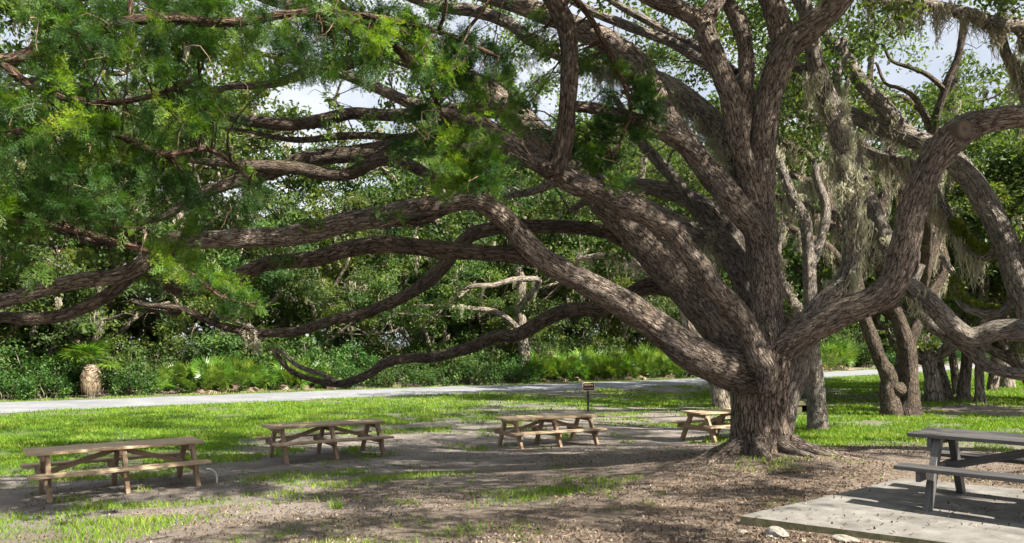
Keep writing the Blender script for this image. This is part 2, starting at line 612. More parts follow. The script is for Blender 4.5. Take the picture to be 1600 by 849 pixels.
def ghit(u, v):
    """ground point seen at (u, v)"""
    d = np.linspace(3, 160, 6000)
    x = (u - 800) / F * d
    z = EYE - (v - HZ) / F * d
    below = np.nonzero(z <= gz(x, d))[0]
    k = below[0] if len(below) else len(d) - 1
    return np.array([x[k], d[k], g1(x[k], d[k])])


GM = [(100, 670, 1), (200, 660, 1), (300, 700, .9), (350, 680, 1), (20, 720, 1), (250, 728, .7), (400, 650, 1), (480, 640, 1), (560, 650, .8),
      (650, 640, .8), (700, 630, .75), (800, 620, .75), (860, 632, .6), (1000, 630, .8), (1050, 625, .9), (960, 640, .5), (450, 750, .62),
      (1300, 600, 1), (1300, 640, 1), (1350, 680, .95), (1290, 690, .7), (1250, 660, 1), (1450, 660, .8), (1550, 660, .95), (1400, 690, .7),
      (1560, 620, .9), (1400, 600, 1), (1580, 600, 1), (1100, 610, .6), (400, 712, .3), (520, 735, .25), (650, 690, 0), (700, 720, .05), (850, 715, .05),
      (1000, 700, 0), (1000, 680, .1), (950, 670, .25), (700, 665, .5), (640, 670, .58), (750, 650, .6), (930, 650, .38), (1050, 660, .3),
      (1050, 720, 0), (1180, 720, 0), (1300, 700, .35), (1400, 720, .1), (1300, 760, 0), (1100, 760, 0), (900, 800, .05), (600, 780, .1), (300, 780, .2),
      (100, 800, .3), (50, 780, .05), (200, 767, 0), (450, 810, .2), (850, 770, .5), (1350, 660, .7), (1500, 640, .15), (1440, 630, .35),
      (1600, 640, .35), (880, 615, .3), (1060, 610, .25), (330, 748, .2), (550, 840, .45), (60, 840, .5), (700, 838, .4), (780, 845, .4), (1100, 840, 0), (1250, 840, 0),
      (1000, 840, .05), (150, 625, 1), (0, 690, 1), (500, 697, .3), (330, 720, .7)]
_gw = np.array([ghit(u, v)[:2] for u, v, _ in GM])
_gv = np.array([w for _, _, w in GM])


def road_near(n=60):
    k = np.array([(-70, -6), (-45, 12), (-20.4, 29.4), (-9.6, 36.9), (2, 44), (13.1, 50.6), (22.4, 58.4), (44.8, 77.6), (80, 110), (150, 178)], float)
    return spline(np.c_[k, np.zeros(len(k))], 1.0)[0][:, :2]


def spline(pts, step, rad=None):
    """Catmull-Rom through pts, resampled about every `step` metres"""
    pts = np.asarray(pts, float)
    n = len(pts)
    ext = np.vstack([2 * pts[0] - pts[1], pts, 2 * pts[-1] - pts[-2]])
    rads = None if rad is None else np.concatenate([[rad[0]], rad, [rad[-1]]])
    P_, R_ = [], []
    for i in range(n - 1):
        p0, p1, p2, p3 = ext[i:i + 4]
        k = max(2, int(np.linalg.norm(p2 - p1) / step) + 1)
        t = np.linspace(0, 1, k, endpoint=False)[:, None]
        P_.append(0.5 * ((2 * p1) + (-p0 + p2) * t + (2 * p0 - 5 * p1 + 4 * p2 - p3) * t ** 2 + (-p0 + 3 * p1 - 3 * p2 + p3) * t ** 3))
        if rad is not None:
            tt = t[:, 0]
            s = tt * tt * (3 - 2 * tt) * 0.5 + tt * 0.5
            R_.append(rads[i + 1] * (1 - s) + rads[i + 2] * s)
    P_.append(pts[-1:])
    if rad is not None:
        R_.append(np.array([rad[-1]]))
        return np.vstack(P_), np.concatenate(R_)
    return np.vstack(P_), None


RN = road_near()
_t = np.gradient(RN, axis=0)
_t /= np.linalg.norm(_t, axis=1)[:, None]
RNORM = np.c_[-_t[:, 1], _t[:, 0]]
ROADW = 6.4


_RE = np.array([0.804, 0.594]) / np.hypot(0.804, 0.594)
_RP = np.array([-_RE[1], _RE[0]])
_RT, _RO = RN @ _RE, RN @ _RP


def road_off(x, y):
    """signed distance beyond the near edge of the road"""
    q = np.stack([np.ravel(x), np.ravel(y)], 1)
    return q @ _RP - np.interp(q @ _RE, _RT, _RO)


def grassy(x, y):
    x, y = np.ravel(x), np.ravel(y)
    q = np.stack([x, y], 1)
    w = np.zeros(len(q))
    for a in range(0, len(q), 40000):
        qa = q[a:a + 40000]
        # distances shrink with range, as the eye sees them
        d2 = ((qa[:, None] - _gw[None]) ** 2).sum(-1) / (qa[:, None, 1].clip(4) ** 2)
        k = d2 + 2e-4
        k = 1.0 / (k * np.sqrt(k))
        w[a:a + 40000] = (k * _gv).sum(1) / k.sum(1)
    o = road_off(x, y)
    w = np.where(o > ROADW, np.clip(0.8 - (o - ROADW - 1.2) * 0.5, 0.0, 0.8), w)
    return w


def build_ground():
    xs = np.concatenate([-np.geomspace(600, 32, 18), np.linspace(-30, 60, 241), np.geomspace(62, 700, 18)])
    ys = np.concatenate([-np.geomspace(300, 12, 10), np.linspace(-10, 66, 231), np.geomspace(68, 1200, 22)])
    X, Y = np.meshgrid(xs, ys)
    Z = gz(X, Y)
    nx, ny = len(xs), len(ys)
    idx = np.arange(nx * ny).reshape(ny, nx)
    fc = np.stack([idx[:-1, :-1].ravel(), idx[:-1, 1:].ravel(), idx[1:, 1:].ravel(), idx[1:, :-1].ravel()], 1)
    g = grassy(X, Y)
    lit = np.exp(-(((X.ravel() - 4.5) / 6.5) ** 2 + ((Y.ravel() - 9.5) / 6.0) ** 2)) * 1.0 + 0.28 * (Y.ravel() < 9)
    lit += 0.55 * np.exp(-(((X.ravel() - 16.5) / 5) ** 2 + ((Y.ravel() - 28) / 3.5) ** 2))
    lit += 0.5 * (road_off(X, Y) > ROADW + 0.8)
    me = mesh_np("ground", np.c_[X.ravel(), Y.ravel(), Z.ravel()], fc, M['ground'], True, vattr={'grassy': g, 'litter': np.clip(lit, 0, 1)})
    o = obj("ground", me)
    tag(o, kind="structure")


build_ground()


def build_road():
    n = len(RN)
    k = 9
    V = []
    jit = fbm(np.c_[RN * 0.55, np.zeros(n)], 3) - 0.5
    jit2 = fbm(np.c_[RN * 0.55, np.full(n, 9.0)], 3) - 0.5
    for j in range(k):
        s = j / (k - 1)
        off = (1 - s) * (jit * 1.7) + s * (ROADW + jit2 * 1.5)
        p = RN + RNORM * off[:, None]
        z = gz(p[:, 0], p[:, 1]) + 0.012 + 0.05 * (1 - (2 * s - 1) ** 2)
        V.append(np.c_[p, z])
    V = np.stack(V, 1).reshape(-1, 3)
    idx = np.arange(n * k).reshape(n, k)
    fc = np.stack([idx[:-1, :-1].ravel(), idx[1:, :-1].ravel(), idx[1:, 1:].ravel(), idx[:-1, 1:].ravel()], 1)
    o = obj("road", mesh_np("road", V, fc[:, ::-1], M['road'], True))
    tag(o, kind="structure")


build_road()


def build_pad():
    A, B, C_, D = np.array([2.30, 7.42]), np.array([5.05, 9.55]), np.array([8.5, 7.3]), np.array([5.75, 5.17])
    n = 26
    top = []
    for i in range(n + 1):
        for j in range(n + 1):
            a, b = i / n, j / n
            top.append((A * (1 - a) + B * a) * (1 - b) + (D * (1 - a) + C_ * a) * b)
    top = np.array(top)
    zt = -0.012 + (fbm(np.c_[top * 0.7, np.zeros(len(top))], 2) - 0.5) * 0.02
    edge = np.zeros((n + 1, n + 1), bool)
    edge[0] = edge[-1] = edge[:, 0] = edge[:, -1] = True
    edge = edge.ravel()
    cen = top.mean(0)
    jit = (fbm(np.c_[top * 6, np.full(len(top), 3.0)], 3) - 0.5) * 0.05
    top[edge] += (top[edge] - cen) / np.linalg.norm(top[edge] - cen, axis=1)[:, None] * jit[edge, None]
    zt[edge] -= 0.012
    V = [np.c_[top, zt]]
    idx = np.arange((n + 1) ** 2).reshape(n + 1, n + 1)
    fc = [np.stack([idx[:-1, :-1].ravel(), idx[:-1, 1:].ravel(), idx[1:, 1:].ravel(), idx[1:, :-1].ravel()], 1)[:, ::-1]]
    loop = np.concatenate([idx[0, :-1], idx[:-1, -1], idx[-1, ::-1][:-1], idx[::-1, 0][:-1]])
    bot = np.c_[top[loop] + (top[loop] - cen) * 0.004, np.full(len(loop), -0.30)]
    b0 = (n + 1) ** 2
    V.append(bot)
    m = len(loop)
    k = np.arange(m)
    fc.append(np.stack([loop[k], b0 + k, b0 + (k + 1) % m, loop[(k + 1) % m]], 1))
    me = mesh_np("concrete_pad", np.vstack(V), fc, M['concrete'], False)
    me.materials.append(M['mossy_concrete'])
    for pk in range(n * n, len(me.polygons)):
        me.polygons[pk].material_index = 1
    o = obj("concrete_pad", me)
    tag(o, kind="structure")


build_pad()

# ------------------------------------------------------------------ wood builders


def tube(pts, rad, seg=None, step=0.05, lump=0.10, ridge=0.035, seed=0, rfun=None, res=0.03, cap=True):
    """tapered, knobbly limb; returns verts, faces(list), barkco"""
    Q, R = spline(pts, step, np.asarray(rad, float))
    n = len(Q)
    if seg is None:
        seg = int(np.clip(2 * math.pi * R.max() / res, 8, 140))
    T = np.gradient(Q, axis=0)
    T /= np.linalg.norm(T, axis=1)[:, None] + 1e-9
    U = np.zeros_like(T)
    a = np.array([0, 0, 1.0]) if abs(T[0, 2]) < 0.9 else np.array([1.0, 0, 0])
    u = np.cross(T[0], a)
    u /= np.linalg.norm(u)
    for i in range(n):
        u = u - T[i] * np.dot(u, T[i])
        u /= np.linalg.norm(u) + 1e-9
        U[i] = u
    W = np.cross(T, U)
    th = np.linspace(0, 2 * math.pi, seg, endpoint=False)
    ct, st = np.cos(th), np.sin(th)
    Ls = np.concatenate([[0], np.cumsum(np.linalg.norm(np.diff(Q, axis=0), axis=1))])
    dirs = U[:, None] * ct[None, :, None] + W[:, None] * st[None, :, None]
    bc = np.stack([R[:, None] * ct[None], R[:, None] * st[None], np.repeat((Ls * 0.24)[:, None], seg, 1)], -1) + seed * 3.7
    rr = np.repeat(R[:, None], seg, 1)
    if rfun is not None:
        rr = rr * rfun(Ls[:, None], th[None])
    bcf = bc.reshape(-1, 3)
    if lump > 0:
        q = np.stack([ct[None] * 0.9 + 0 * R[:, None], st[None] * 0.9 + 0 * R[:, None], np.repeat((Ls / (R.mean() * 3.0 + 0.05))[:, None], seg, 1)], -1).reshape(-1, 3) + seed * 11.1
        rr = rr * (1 + lump * 2 * (fbm(q, 2) - 0.5)).reshape(n, seg)
    if ridge > 0:
        nz = 1 - np.abs(2 * vnoise(bcf * 11 + 5) - 1)
        nz2 = 1 - np.abs(2 * vnoise(bcf * 23 + 9) - 1)
        rr = rr + (np.minimum(ridge, R * 0.12)[:, None] * ((nz * 0.65 + nz2 * 0.35).reshape(n, seg) - 0.6))
    V = Q[:, None] + dirs * rr[..., None]
    V = V.reshape(-1, 3)
    i0 = np.arange(n - 1)[:, None] * seg
    j = np.arange(seg)[None]
    j2 = (j + 1) % seg
    fc = [np.stack([(i0 + j).ravel(), (i0 + j2).ravel(), (i0 + seg + j2).ravel(), (i0 + seg + j).ravel()], 1)]
    if cap:
        V = np.vstack([V, Q[-1] + T[-1] * R[-1] * 0.5])
        bcf = np.vstack([bcf, bcf[-1]])
        k = (n - 1) * seg
        fc.append(np.stack([k + j.ravel(), k + j2.ravel(), np.full(seg, n * seg)], 1))
    return V, fc, bcf


class Wood:
    """joins several tubes into one mesh"""

    def __init__(s):
        s.V, s.Q, s.T, s.B, s.n = [], [], [], [], 0

    def add(s, *a, **k):
        V, fc, bc = tube(*a, **k)
        for f in fc:
            (s.Q if f.shape[1] == 4 else s.T).append(f + s.n)
        s.V.append(V)
        s.B.append(bc)
        s.n += len(V)

    def build(s, name, mat, parent=None, org=None):
        if not s.V:
            return None
        V = np.vstack(s.V)
        if org is not None:
            V = V - np.asarray(org)
        fc = [np.vstack(x) for x in (s.Q, s.T) if x]
        me = mesh_np(name, V, fc, mat, True, vattr={'barkco': np.vstack(s.B)})
        return obj(name, me, parent)


def rand_dirs(n, rng):
    v = rng.normal(size=(n, 3))
    return v / np.linalg.norm(v, axis=1)[:, None]


def leaf_mesh(name, cen, size, mat, rng, aspect=0.45, up=0.5, rnd=None):
    """one folded lozenge per leaf"""
    n = len(cen)
    ax = rand_dirs(n, rng)
    ax[:, 2] -= 0.15
    nr = rand_dirs(n, rng)
    nr[:, 2] = np.abs(nr[:, 2]) + up
    side = np.cross(ax, nr)
    side /= np.linalg.norm(side, axis=1)[:, None] + 1e-9
    ax /= np.linalg.norm(ax, axis=1)[:, None] + 1e-9
    nn = np.cross(side, ax)
    s = np.asarray(size)[:, None] * np.ones((n, 1))
    V = np.stack([cen - ax * s * 0.5, cen + side * s * aspect * 0.5 + nn * s * 0.06, cen + ax * s * 0.5, cen - side * s * aspect * 0.5 + nn * s * 0.06], 1).reshape(-1, 3)
    f = np.arange(n * 4).reshape(n, 4)
    if rnd is None:
        rnd = rng.random(n)
    return mesh_np(name, V, f, mat, False, fattr={'rnd': rnd})


def clump_points(cen, rad, per, rng, flat=0.7):
    """leaf positions gathered round clump centres"""
    cen = np.asarray(cen)
    n = len(cen)
    rad = np.asarray(rad) * np.ones(n)
    pts = np.repeat(cen, per, 0)
    rr = np.repeat(rad, per)
    off = rand_dirs(n * per, rng) * (rng.random((n * per, 1)) ** 0.5)
    off[:, 2] *= flat
    tone = np.repeat(rng.random(n), per)
    return pts + off * rr[:, None], np.clip(tone * 0.6 + rng.random(n * per) * 0.4 - 0.02, 0, 1)


def crooked(p0, p1, rng, k=4, amp=0.12, sag=0.0):
    """wandering path from p0 to p1"""
    p0, p1 = np.asarray(p0, float), np.asarray(p1, float)
    t = np.linspace(0, 1, k + 2)[:, None]
    L = np.linalg.norm(p1 - p0)
    q = p0 * (1 - t) + p1 * t
    w = rng.normal(size=q.shape) * amp * L * 0.5
    w[0] = w[-1] = 0
    q = q + w
    q[:, 2] += (np.sin(t[:, 0] * math.pi)) * sag * L
    return q


def moss_mesh(name, roots, lens, mat, rng, strands=26, spread=0.07, width=0.012):
    """bundles of hanging beard: thin bent ribbons"""
    roots = np.asarray(roots)
    n = len(roots)
    N_ = n * strands
    p = np.repeat(roots, strands, 0) + rng.normal(size=(N_, 3)) * spread * np.array([1, 1, 0.35])
    ln = np.repeat(np.asarray(lens) * np.ones(n), strands) * (0.35 + 0.75 * rng.random(N_))
    K = 7
    ang = rng.random(N_) * 6.28
    sd = np.stack([np.cos(ang), np.sin(ang), np.zeros(N_)], 1)
    pull = (np.repeat(roots, strands, 0) - p) * np.array([0.75, 0.75, 0])
    V = []
    for k in range(K):
        t = k / (K - 1)
        c = p + pull * (t * t) + rng.normal(size=(N_, 3)) * 0.034 * (0.5 + t)
        c[:, 2] = p[:, 2] - ln * t
        w = width * (1 - 0.75 * t) * (0.6 + 0.8 * rng.random(N_))
        V += [c + sd * w[:, None], c - sd * w[:, None]]
    V = np.stack(V, 1).reshape(-1, 3)
    b = np.arange(N_)[:, None] * (2 * K)
    fc = np.concatenate([b + np.array([2 * k, 2 * k + 1, 2 * k + 3, 2 * k + 2]) for k in range(K - 1)], 0)
    r = np.tile(np.clip(np.repeat(rng.random(n), strands) * 0.5 + rng.random(N_) * 0.5, 0, 1), K - 1)
    return mesh_np(name, V, fc, mat, False, fattr={'rnd': r})


def along(path, n, rng, lo=0.0, hi=1.0):
    Q, _ = spline(path, 0.05)
    k = (lo + (hi - lo) * rng.random(n)) * (len(Q) - 1)
    return Q[k.astype(int)]


def px(lst):
    """[(u, v, r_px, d)] -> points, radii in metres"""
    a = np.array(lst, float)
    pts = np.array([P(u, v, d) for u, v, r, d in a])
    return pts, a[:, 2] * a[:, 3] / F


# ------------------------------------------------------------------ the great oak
def great_oak():
    rng = np.random.default_rng(21)
    base = np.array([4.22, 12.35, 0.0])
    base[2] = g1(base[0], base[1]) - 0.15
    root = empty("live_oak", base)
    tag(root, "huge sprawling oak with furrowed brown trunk and many low spreading limbs at centre right", "tree")
    samples = []

    def rf(L, th):
        flare = 1 + 0.60 * np.exp(-L / 0.20) * (0.45 + 0.55 * np.abs(np.cos(2.5 * th + 0.7)))
        lobe = 0.97 + 0.17 * np.abs(np.cos(1.5 * th + 1.05)) ** 0.7 + 0.05 * np.cos(4 * th + 2 + L) - 0.09
        return flare * lobe
    w = Wood()
    tp, tr = px([(1191, 730, 46, 12.35), (1190, 700, 44, 12.35), (1189, 660, 42, 12.35), (1189, 620, 41, 12.35), (1191, 590, 42, 12.35), (1198, 560, 38, 12.35), (1203, 532, 26, 12.35)])
    w.add(tp, tr, seg=220, step=0.02, lump=0.05, ridge=0.05, seed=1, rfun=rf)
    trunk = w.build("trunk", M['oak_trunk'], root, base)
    # surface roots
    for a, ln, r in ((200, 1.2, .13), (165, .9, .10), (245, 1.0, .12), (320, 1.3, .12), (20, 1.6, .12), (290, .8, .1)):
        w = Wood()
        pp = []
        for t in np.linspace(0, 1, 5):
            x = base[0] + math.cos(math.radians(a + 20 * t)) * (0.45 + ln * t)
            y = base[1] + math.sin(math.radians(a + 20 * t)) * (0.45 + ln * t)
            pp.append((x, y, g1(x, y) + 0.12 * (1 - t) ** 2 - 0.06 * t))
        w.add(np.array(pp), np.array([1.2, 0.9, .7, .5, .2]) * r, step=0.04, lump=.2, seed=a)
        w.build("surface_root", M['oak'], trunk, None).location = -base

    def limb(name, lst, mat, parent=root, seed=0, lump=.13, ridge=.03, res=.032, step=.045):
        pts, rad = px(lst)
        rad = rad * np.interp(np.array(lst)[:, 2], [8, 30], [.94, .83])
        w = Wood()
        w.add(pts, rad, step=step, lump=lump, ridge=ridge, seed=seed, res=res)
        o = w.build(name, mat, parent, base)
        q, r = spline(pts, 0.3, rad)
        samples.append(np.c_[q, r])
        return o, pts

    ok, gy, dk = M['oak'], M['oak_grey'], M['oak_dark']
    A, _ = limb("limb", [(1196, 590, 40, 12.25), (1160, 582, 40, 12.1), (1115, 570, 34, 11.95), (1075, 547, 31, 11.8), (1040, 520, 30, 11.7), (1000, 492, 28, 11.6), (960, 467, 25, 11.5), (915, 442, 23, 11.4), (880, 424, 22, 11.3), (850, 406, 20, 11.25), (820, 378, 20, 11.2), (790, 345, 19, 11.15), (762, 322, 18, 11.1), (735, 313, 17, 11.0), (700, 318, 16, 10.95), (646, 325, 16, 10.9), (600, 338, 18, 10.85), (547, 347, 18, 10.8), (500, 360, 18, 10.7), (473, 364, 19, 10.7), (440, 370, 16, 10.6), (399, 372, 16, 10.5), (325, 374, 15, 10.3), (270, 378, 15, 10.2), (240, 398, 14, 10.1), (215, 418, 13, 10.0), (180, 432, 13, 9.9), (120, 440, 13, 9.8), (60, 455, 12, 9.7), (0, 472, 12, 9.6), (-80, 500, 10, 9.4)], ok, seed=2)
    limb("branch", [(232, 404, 11, 10.08), (200, 434, 11, 10.0), (170, 460, 11, 9.95), (130, 482, 10, 9.9), (90, 494, 11, 9.85), (40, 499, 10, 9.8), (0, 496, 9, 9.75), (-70, 505, 7, 9.6)], dk, A, 3)
    limb("branch", [(475, 366, 13, 10.72), (478, 358, 14, 10.6), (482, 356, 10, 10.5)], ok, A, 4, lump=.3)
    limb("branch", [(700, 325, 9, 11.0), (660, 345, 8, 11.1), (625, 348, 7, 11.1), (590, 352, 5, 11.2)], dk, A, 5)
    limb("branch", [(862, 412, 18, 11.3), (835, 402, 18, 11.35), (800, 397, 15, 11.4), (760, 395, 13, 11.4), (700, 391, 14, 11.5), (640, 385, 15, 11.5), (590, 382, 15, 11.5), (540, 390, 14, 11.5), (490, 405, 14, 11.4), (440, 409, 12, 11.3), (412, 413, 12, 11.2), (363, 435, 11, 11.1), (335, 445, 9, 11.0), (300, 455, 9, 10.9), (270, 450, 10, 10.8), (245, 435, 10, 10.7), (222, 424, 8, 10.6), (190, 420, 6, 10.4)], dk, A, 6)
    limb("branch", [(270, 378, 8, 10.2), (220, 385, 8, 10.2), (160, 378, 8, 10.1), (105, 364, 6, 10.0), (60, 350, 4, 9.9)], dk, A, 7)
    B, bp = limb("limb", [(1150, 520, 24, 12.9), (1110, 480, 20, 13.1), (1075, 457, 17, 13.3), (1044, 450, 15, 13.5), (1006, 449, 14, 13.7), (975, 468, 13, 13.8), (937, 485, 12, 13.9), (912, 483, 13, 14), (881, 487, 12, 14.1), (850, 500, 12, 14.2), (825, 516, 12, 14.3), (803, 525, 10, 14.4), (778, 525, 10, 14.5), (750, 537, 10, 14.6), (719, 548, 9, 14.7), (678, 558, 9, 14.8), (640, 560, 8, 14.9), (604, 567, 8, 15), (577, 584, 7, 15), (546, 597, 7, 15.1), (529, 600, 6, 15.1), (502, 597, 5, 15.2), (475, 589, 4.5, 15.2), (451, 577, 4, 15.3), (437, 560, 3.5, 15.3), (425, 545, 3, 15.4)], dk, seed=8, res=.02)
    limb("branch", [(527, 597, 4.5, 15.1), (502, 585, 4, 15.1), (468, 573, 4, 15), (451, 560, 3.5, 15), (436, 548, 3, 15)], gy, B, 9)
    C, _ = limb("limb", [(1130, 490, 26, 12.9), (1080, 440, 20, 13.1), (1030, 405, 16, 13.4), (985, 381, 14, 13.6), (947, 363, 12, 13.7), (898, 355, 11, 13.8), (848, 354, 11, 13.9), (805, 353, 11, 13.9), (770, 357, 12, 13.9), (738, 367, 12, 13.9), (715, 388, 11, 13.9), (696, 411, 12, 13.9), (666, 441, 11, 13.9), (626, 466, 10, 13.9), (577, 487, 10, 13.9), (547, 495, 9, 13.9), (512, 503, 8, 13.8), (463, 518, 8, 13.8), (429, 520, 8, 13.7), (396, 520, 7, 13.6), (363, 514, 7, 13.5), (330, 503, 6, 13.4), (297, 488, 6, 13.3), (274, 480, 5, 13.2), (231, 477, 4, 13.1), (205, 469, 3, 13)], dk, seed=10, res=.02)
    limb("branch", [(400, 520, 6, 13.6), (385, 508, 5, 13.5), (362, 500, 4, 13.4), (330, 492, 3, 13.4)], gy, C, 11)
    limb("branch", [(290, 486, 4, 13.3), (262, 490, 4, 13.3), (230, 484, 3, 13.2), (200, 490, 3, 13.1), (165, 500, 2, 13)], dk, C, 12)
    D, _ = limb("limb", [(1190, 590, 40, 12.5), (1150, 542, 38, 12.55), (1112, 497, 35, 12.6), (1072, 450, 33, 12.7), (1032, 406, 32, 12.8), (992, 364, 31, 12.9), (955, 323, 29, 13), (915, 282, 27, 13.1), (870, 238, 26, 13.2), (830, 203, 25, 13.3), (790, 163, 22, 13.4), (735, 128, 19, 13.5), (680, 108, 16, 13.6), (620, 85, 15, 13.6), (560, 50, 14, 13.6), (505, 22, 14, 13.6), (455, 8, 12, 13.6), (400, -10, 10, 13.6), (330, -50, 8, 13.5)], ok, seed=13, ridge=.04)
    limb("branch", [(905, 272, 20, 13.1), (850, 255, 16, 13.6), (780, 240, 15, 14.2), (720, 232, 14, 14.7), (666, 230, 14, 15), (616, 231, 15, 15.2), (560, 240, 15, 15.3), (515, 244, 14, 15.3), (478, 249, 14, 15.3), (440, 264, 12, 15.3), (400, 277, 11, 15.2), (374, 283, 10, 15.1), (330, 297, 10, 15), (295, 315, 9, 14.9), (255, 338, 6, 14.7), (200, 350, 4, 14.5), (150, 345, 1.5, 14.4)], dk, D, 14)
    limb("branch", [(700, 290, 8, 14.6), (666, 271, 9, 14.6), (636, 257, 10, 14.6), (600, 249, 11, 14.6), (577, 257, 11, 14.7), (540, 273, 11, 14.7), (500, 271, 11, 14.7), (463, 263, 11, 14.6), (399, 260, 10, 14.5), (350, 254, 8, 14.4), (320, 253, 6, 14.3), (270, 245, 3.5, 14.2), (225, 230, 1.5, 14.1)], dk, D, 15)
    limb("branch", [(800, 242, 9, 14.05), (780, 250, 10, 14.15), (755, 270, 10, 14.3), (730, 285, 9, 14.45), (700, 290, 8, 14.6)], dk, D, 16)
    limb("branch", [(800, 172, 15, 13.5), (730, 172, 13, 14.2), (660, 178, 11, 14.8), (597, 180, 10, 15.2), (547, 178, 10, 15.3), (498, 189, 11, 15.3), (448, 195, 10, 15.3), (400, 190, 10, 15.3), (379, 188, 9, 15.2), (330, 170, 6, 15), (270, 150, 4, 14.8), (215, 140, 1.5, 14.7)], dk, D, 17)
    limb("branch", [(690, 190, 8, 14.6), (650, 212, 7, 15.1), (616, 215, 6, 15.3), (570, 212, 6, 15.3), (523, 214, 6, 15.4), (473, 219, 5, 15.4), (430, 215, 4, 15.4), (385, 205, 3, 15.3), (340, 200, 1.5, 15.2)], dk, D, 18)
    limb("branch", [(600, 75, 12, 13.7), (540, 100, 11, 14), (490, 110, 10, 14.2), (430, 130, 7, 14.4), (370, 135, 5, 14.6), (320, 140, 3.5, 14.6), (270, 130, 1.5, 14.6)], dk, D, 19)
    E, _ = limb("limb", [(1203, 578, 17, 11.62), (1190, 562, 21, 11.7), (1178, 540, 19, 11.75), (1168, 512, 18, 11.7), (1150, 485, 19, 11.65), (1122, 455, 18, 11.6), (1096, 420, 19, 11.55), (1070, 388, 17, 11.5), (1052, 362, 19, 11.5), (1021, 343, 19, 11.45), (982, 322, 20, 11.4), (937, 302, 20, 11.3), (898, 286, 20, 11.2), (868, 268, 20, 11.1), (833, 251, 15, 11.1), (799, 224, 14, 11.2), (759, 198, 13, 11.3), (725, 185, 12, 11.3), (690, 178, 11, 11.4), (640, 160, 10, 11.5), (570, 130, 8, 11.6), (500, 105, 6, 11.7), (430, 90, 4, 11.8), (370, 70, 1.5, 11.8)], ok, seed=20)
    limb("branch", [(868, 272, 19, 11.05), (872, 254, 18, 11), (881, 223, 16, 10.95), (886, 173, 15, 10.9), (889, 124, 15, 10.85), (889, 74, 16, 10.8), (884, 38, 17, 10.75), (871, 12, 17, 10.7), (852, -25, 16, 10.6), (835, -80, 14, 10.5), (780, -190, 12, 9.8), (690, -330, 11, 8.8), (560, -480, 9, 8), (380, -620, 7, 7.3)], dk, E, 21)
    limb("branch", [(864, 268, 15, 11.08), (852, 264, 13, 10.9), (847, 263, 11, 10.82)], dk, E, 22)
    limb("limb_stub", [(1180, 545, 22, 11.8), (1190, 565, 24, 11.65), (1198, 580, 23, 11.6), (1194, 602, 14, 11.65), (1190, 615, 6, 11.78)], ok, E, 23, lump=.1)
    limb("branch", [(992, 330, 12, 11.5), (960, 308, 9, 11.8), (925, 285, 8, 12.2), (880, 283, 7, 12.5), (830, 300, 6, 12.8), (790, 305, 4, 13)], gy, E, 24)
    Fc, _ = limb("limb", [(1204, 575, 36, 12.35), (1204, 535, 30, 12.3), (1200, 490, 30, 12.3), (1196, 440, 29, 12.3), (1191, 395, 28, 12.3), (1188, 346, 30, 12.3), (1187, 297, 26, 12.25), (1193, 223, 23, 12.2), (1199, 163, 22, 12.15), (1213, 114, 24, 12.1), (1230, 76, 24, 12.05), (1258, 50, 24, 12), (1282, 30, 22, 11.9), (1310, 3, 21, 11.8), (1350, -50, 19, 11.6), (1400, -130, 16, 11.3), (1440, -260, 14, 10.6), (1500, -480, 13, 9), (1600, -800, 10, 7)], ok, seed=25, ridge=.04)
    limb("branch", [(1225, 90, 22, 12.1), (1220, 50, 20, 12.15), (1212, 22, 19, 12.2), (1200, -8, 18, 12.2), (1170, -70, 16, 12.2), (1150, -160, 14, 11.8), (1100, -330, 13, 10.5), (1000, -600, 11, 8.5), (900, -900, 8, 7)], ok, Fc, 26)
    F1, _ = limb("limb", [(1184, 320, 20, 12.2), (1171, 280, 18, 12.15), (1158, 237, 17, 12.1), (1144, 163, 18, 12.05), (1125, 109, 18, 12), (1107, 64, 18, 12), (1095, 33, 17, 12), (1060, 14, 14, 11.9), (1022, 0, 13, 11.8), (960, -40, 12, 11.6), (880, -110, 11, 11.3), (760, -190, 10, 11), (560, -260, 9, 10.6), (330, -300, 8, 10.2), (100, -330, 6, 10)], ok, seed=27, ridge=.04)
    limb("branch", [(1098, 42, 15, 12), (1113, 12, 14, 12.05), (1135, -25, 13, 12.1), (1150, -90, 11, 12.1), (1140, -190, 8, 12)], ok, F1, 28)
    limb("branch", [(1158, 225, 13, 12.15), (1162, 188, 13, 12.2), (1165, 148, 12, 12.25), (1166, 89, 13, 12.3), (1158, 42, 14, 12.35), (1140, 8, 12, 12.4), (1115, -40, 11, 12.5), (1070, -120, 8, 12.6)], ok, F1, 29)
    G, _ = limb("limb", [(1192, 370, 24, 12.2), (1168, 340, 24, 12.15), (1143, 311, 23, 12.15), (1114, 277, 22, 12.2), (1089, 244, 20, 12.25), (1064, 212, 19, 12.3), (1044, 187, 19, 12.35), (1024, 150, 20, 12.4), (1002, 107, 21, 12.5), (960, 72, 20, 12.6), (918, 50, 19, 12.7), (860, 25, 16, 12.8), (790, 2, 14, 12.9), (700, -30, 12, 13), (600, -80, 9, 13)], ok, seed=30, ridge=.04)
    limb("branch", [(1090, 246, 18, 12.2), (1069, 226, 16, 12.1), (1030, 204, 14, 12), (1005, 191, 14, 11.9), (970, 182, 12, 11.8), (930, 170, 10, 11.7), (880, 165, 8, 11.6)], ok, G, 31)
    Hh, hp = limb("limb", [(1196, 380, 22, 12.6), (1180, 320, 21, 12.8), (1160, 275, 21, 12.9), (1135, 220, 21, 13), (1098, 176, 20, 13.1), (1060, 148, 20, 13.2), (1030, 130, 18, 13.3), (980, 112, 15, 13.4), (920, 100, 12, 13.5), (868, 82, 11, 13.6), (829, 62, 10, 13.6), (796, 37, 10, 13.7), (746, 18, 10, 13.7), (697, 12, 9, 13.8), (640, -5, 8, 13.8), (560, -40, 6, 13.8)], gy, seed=32)
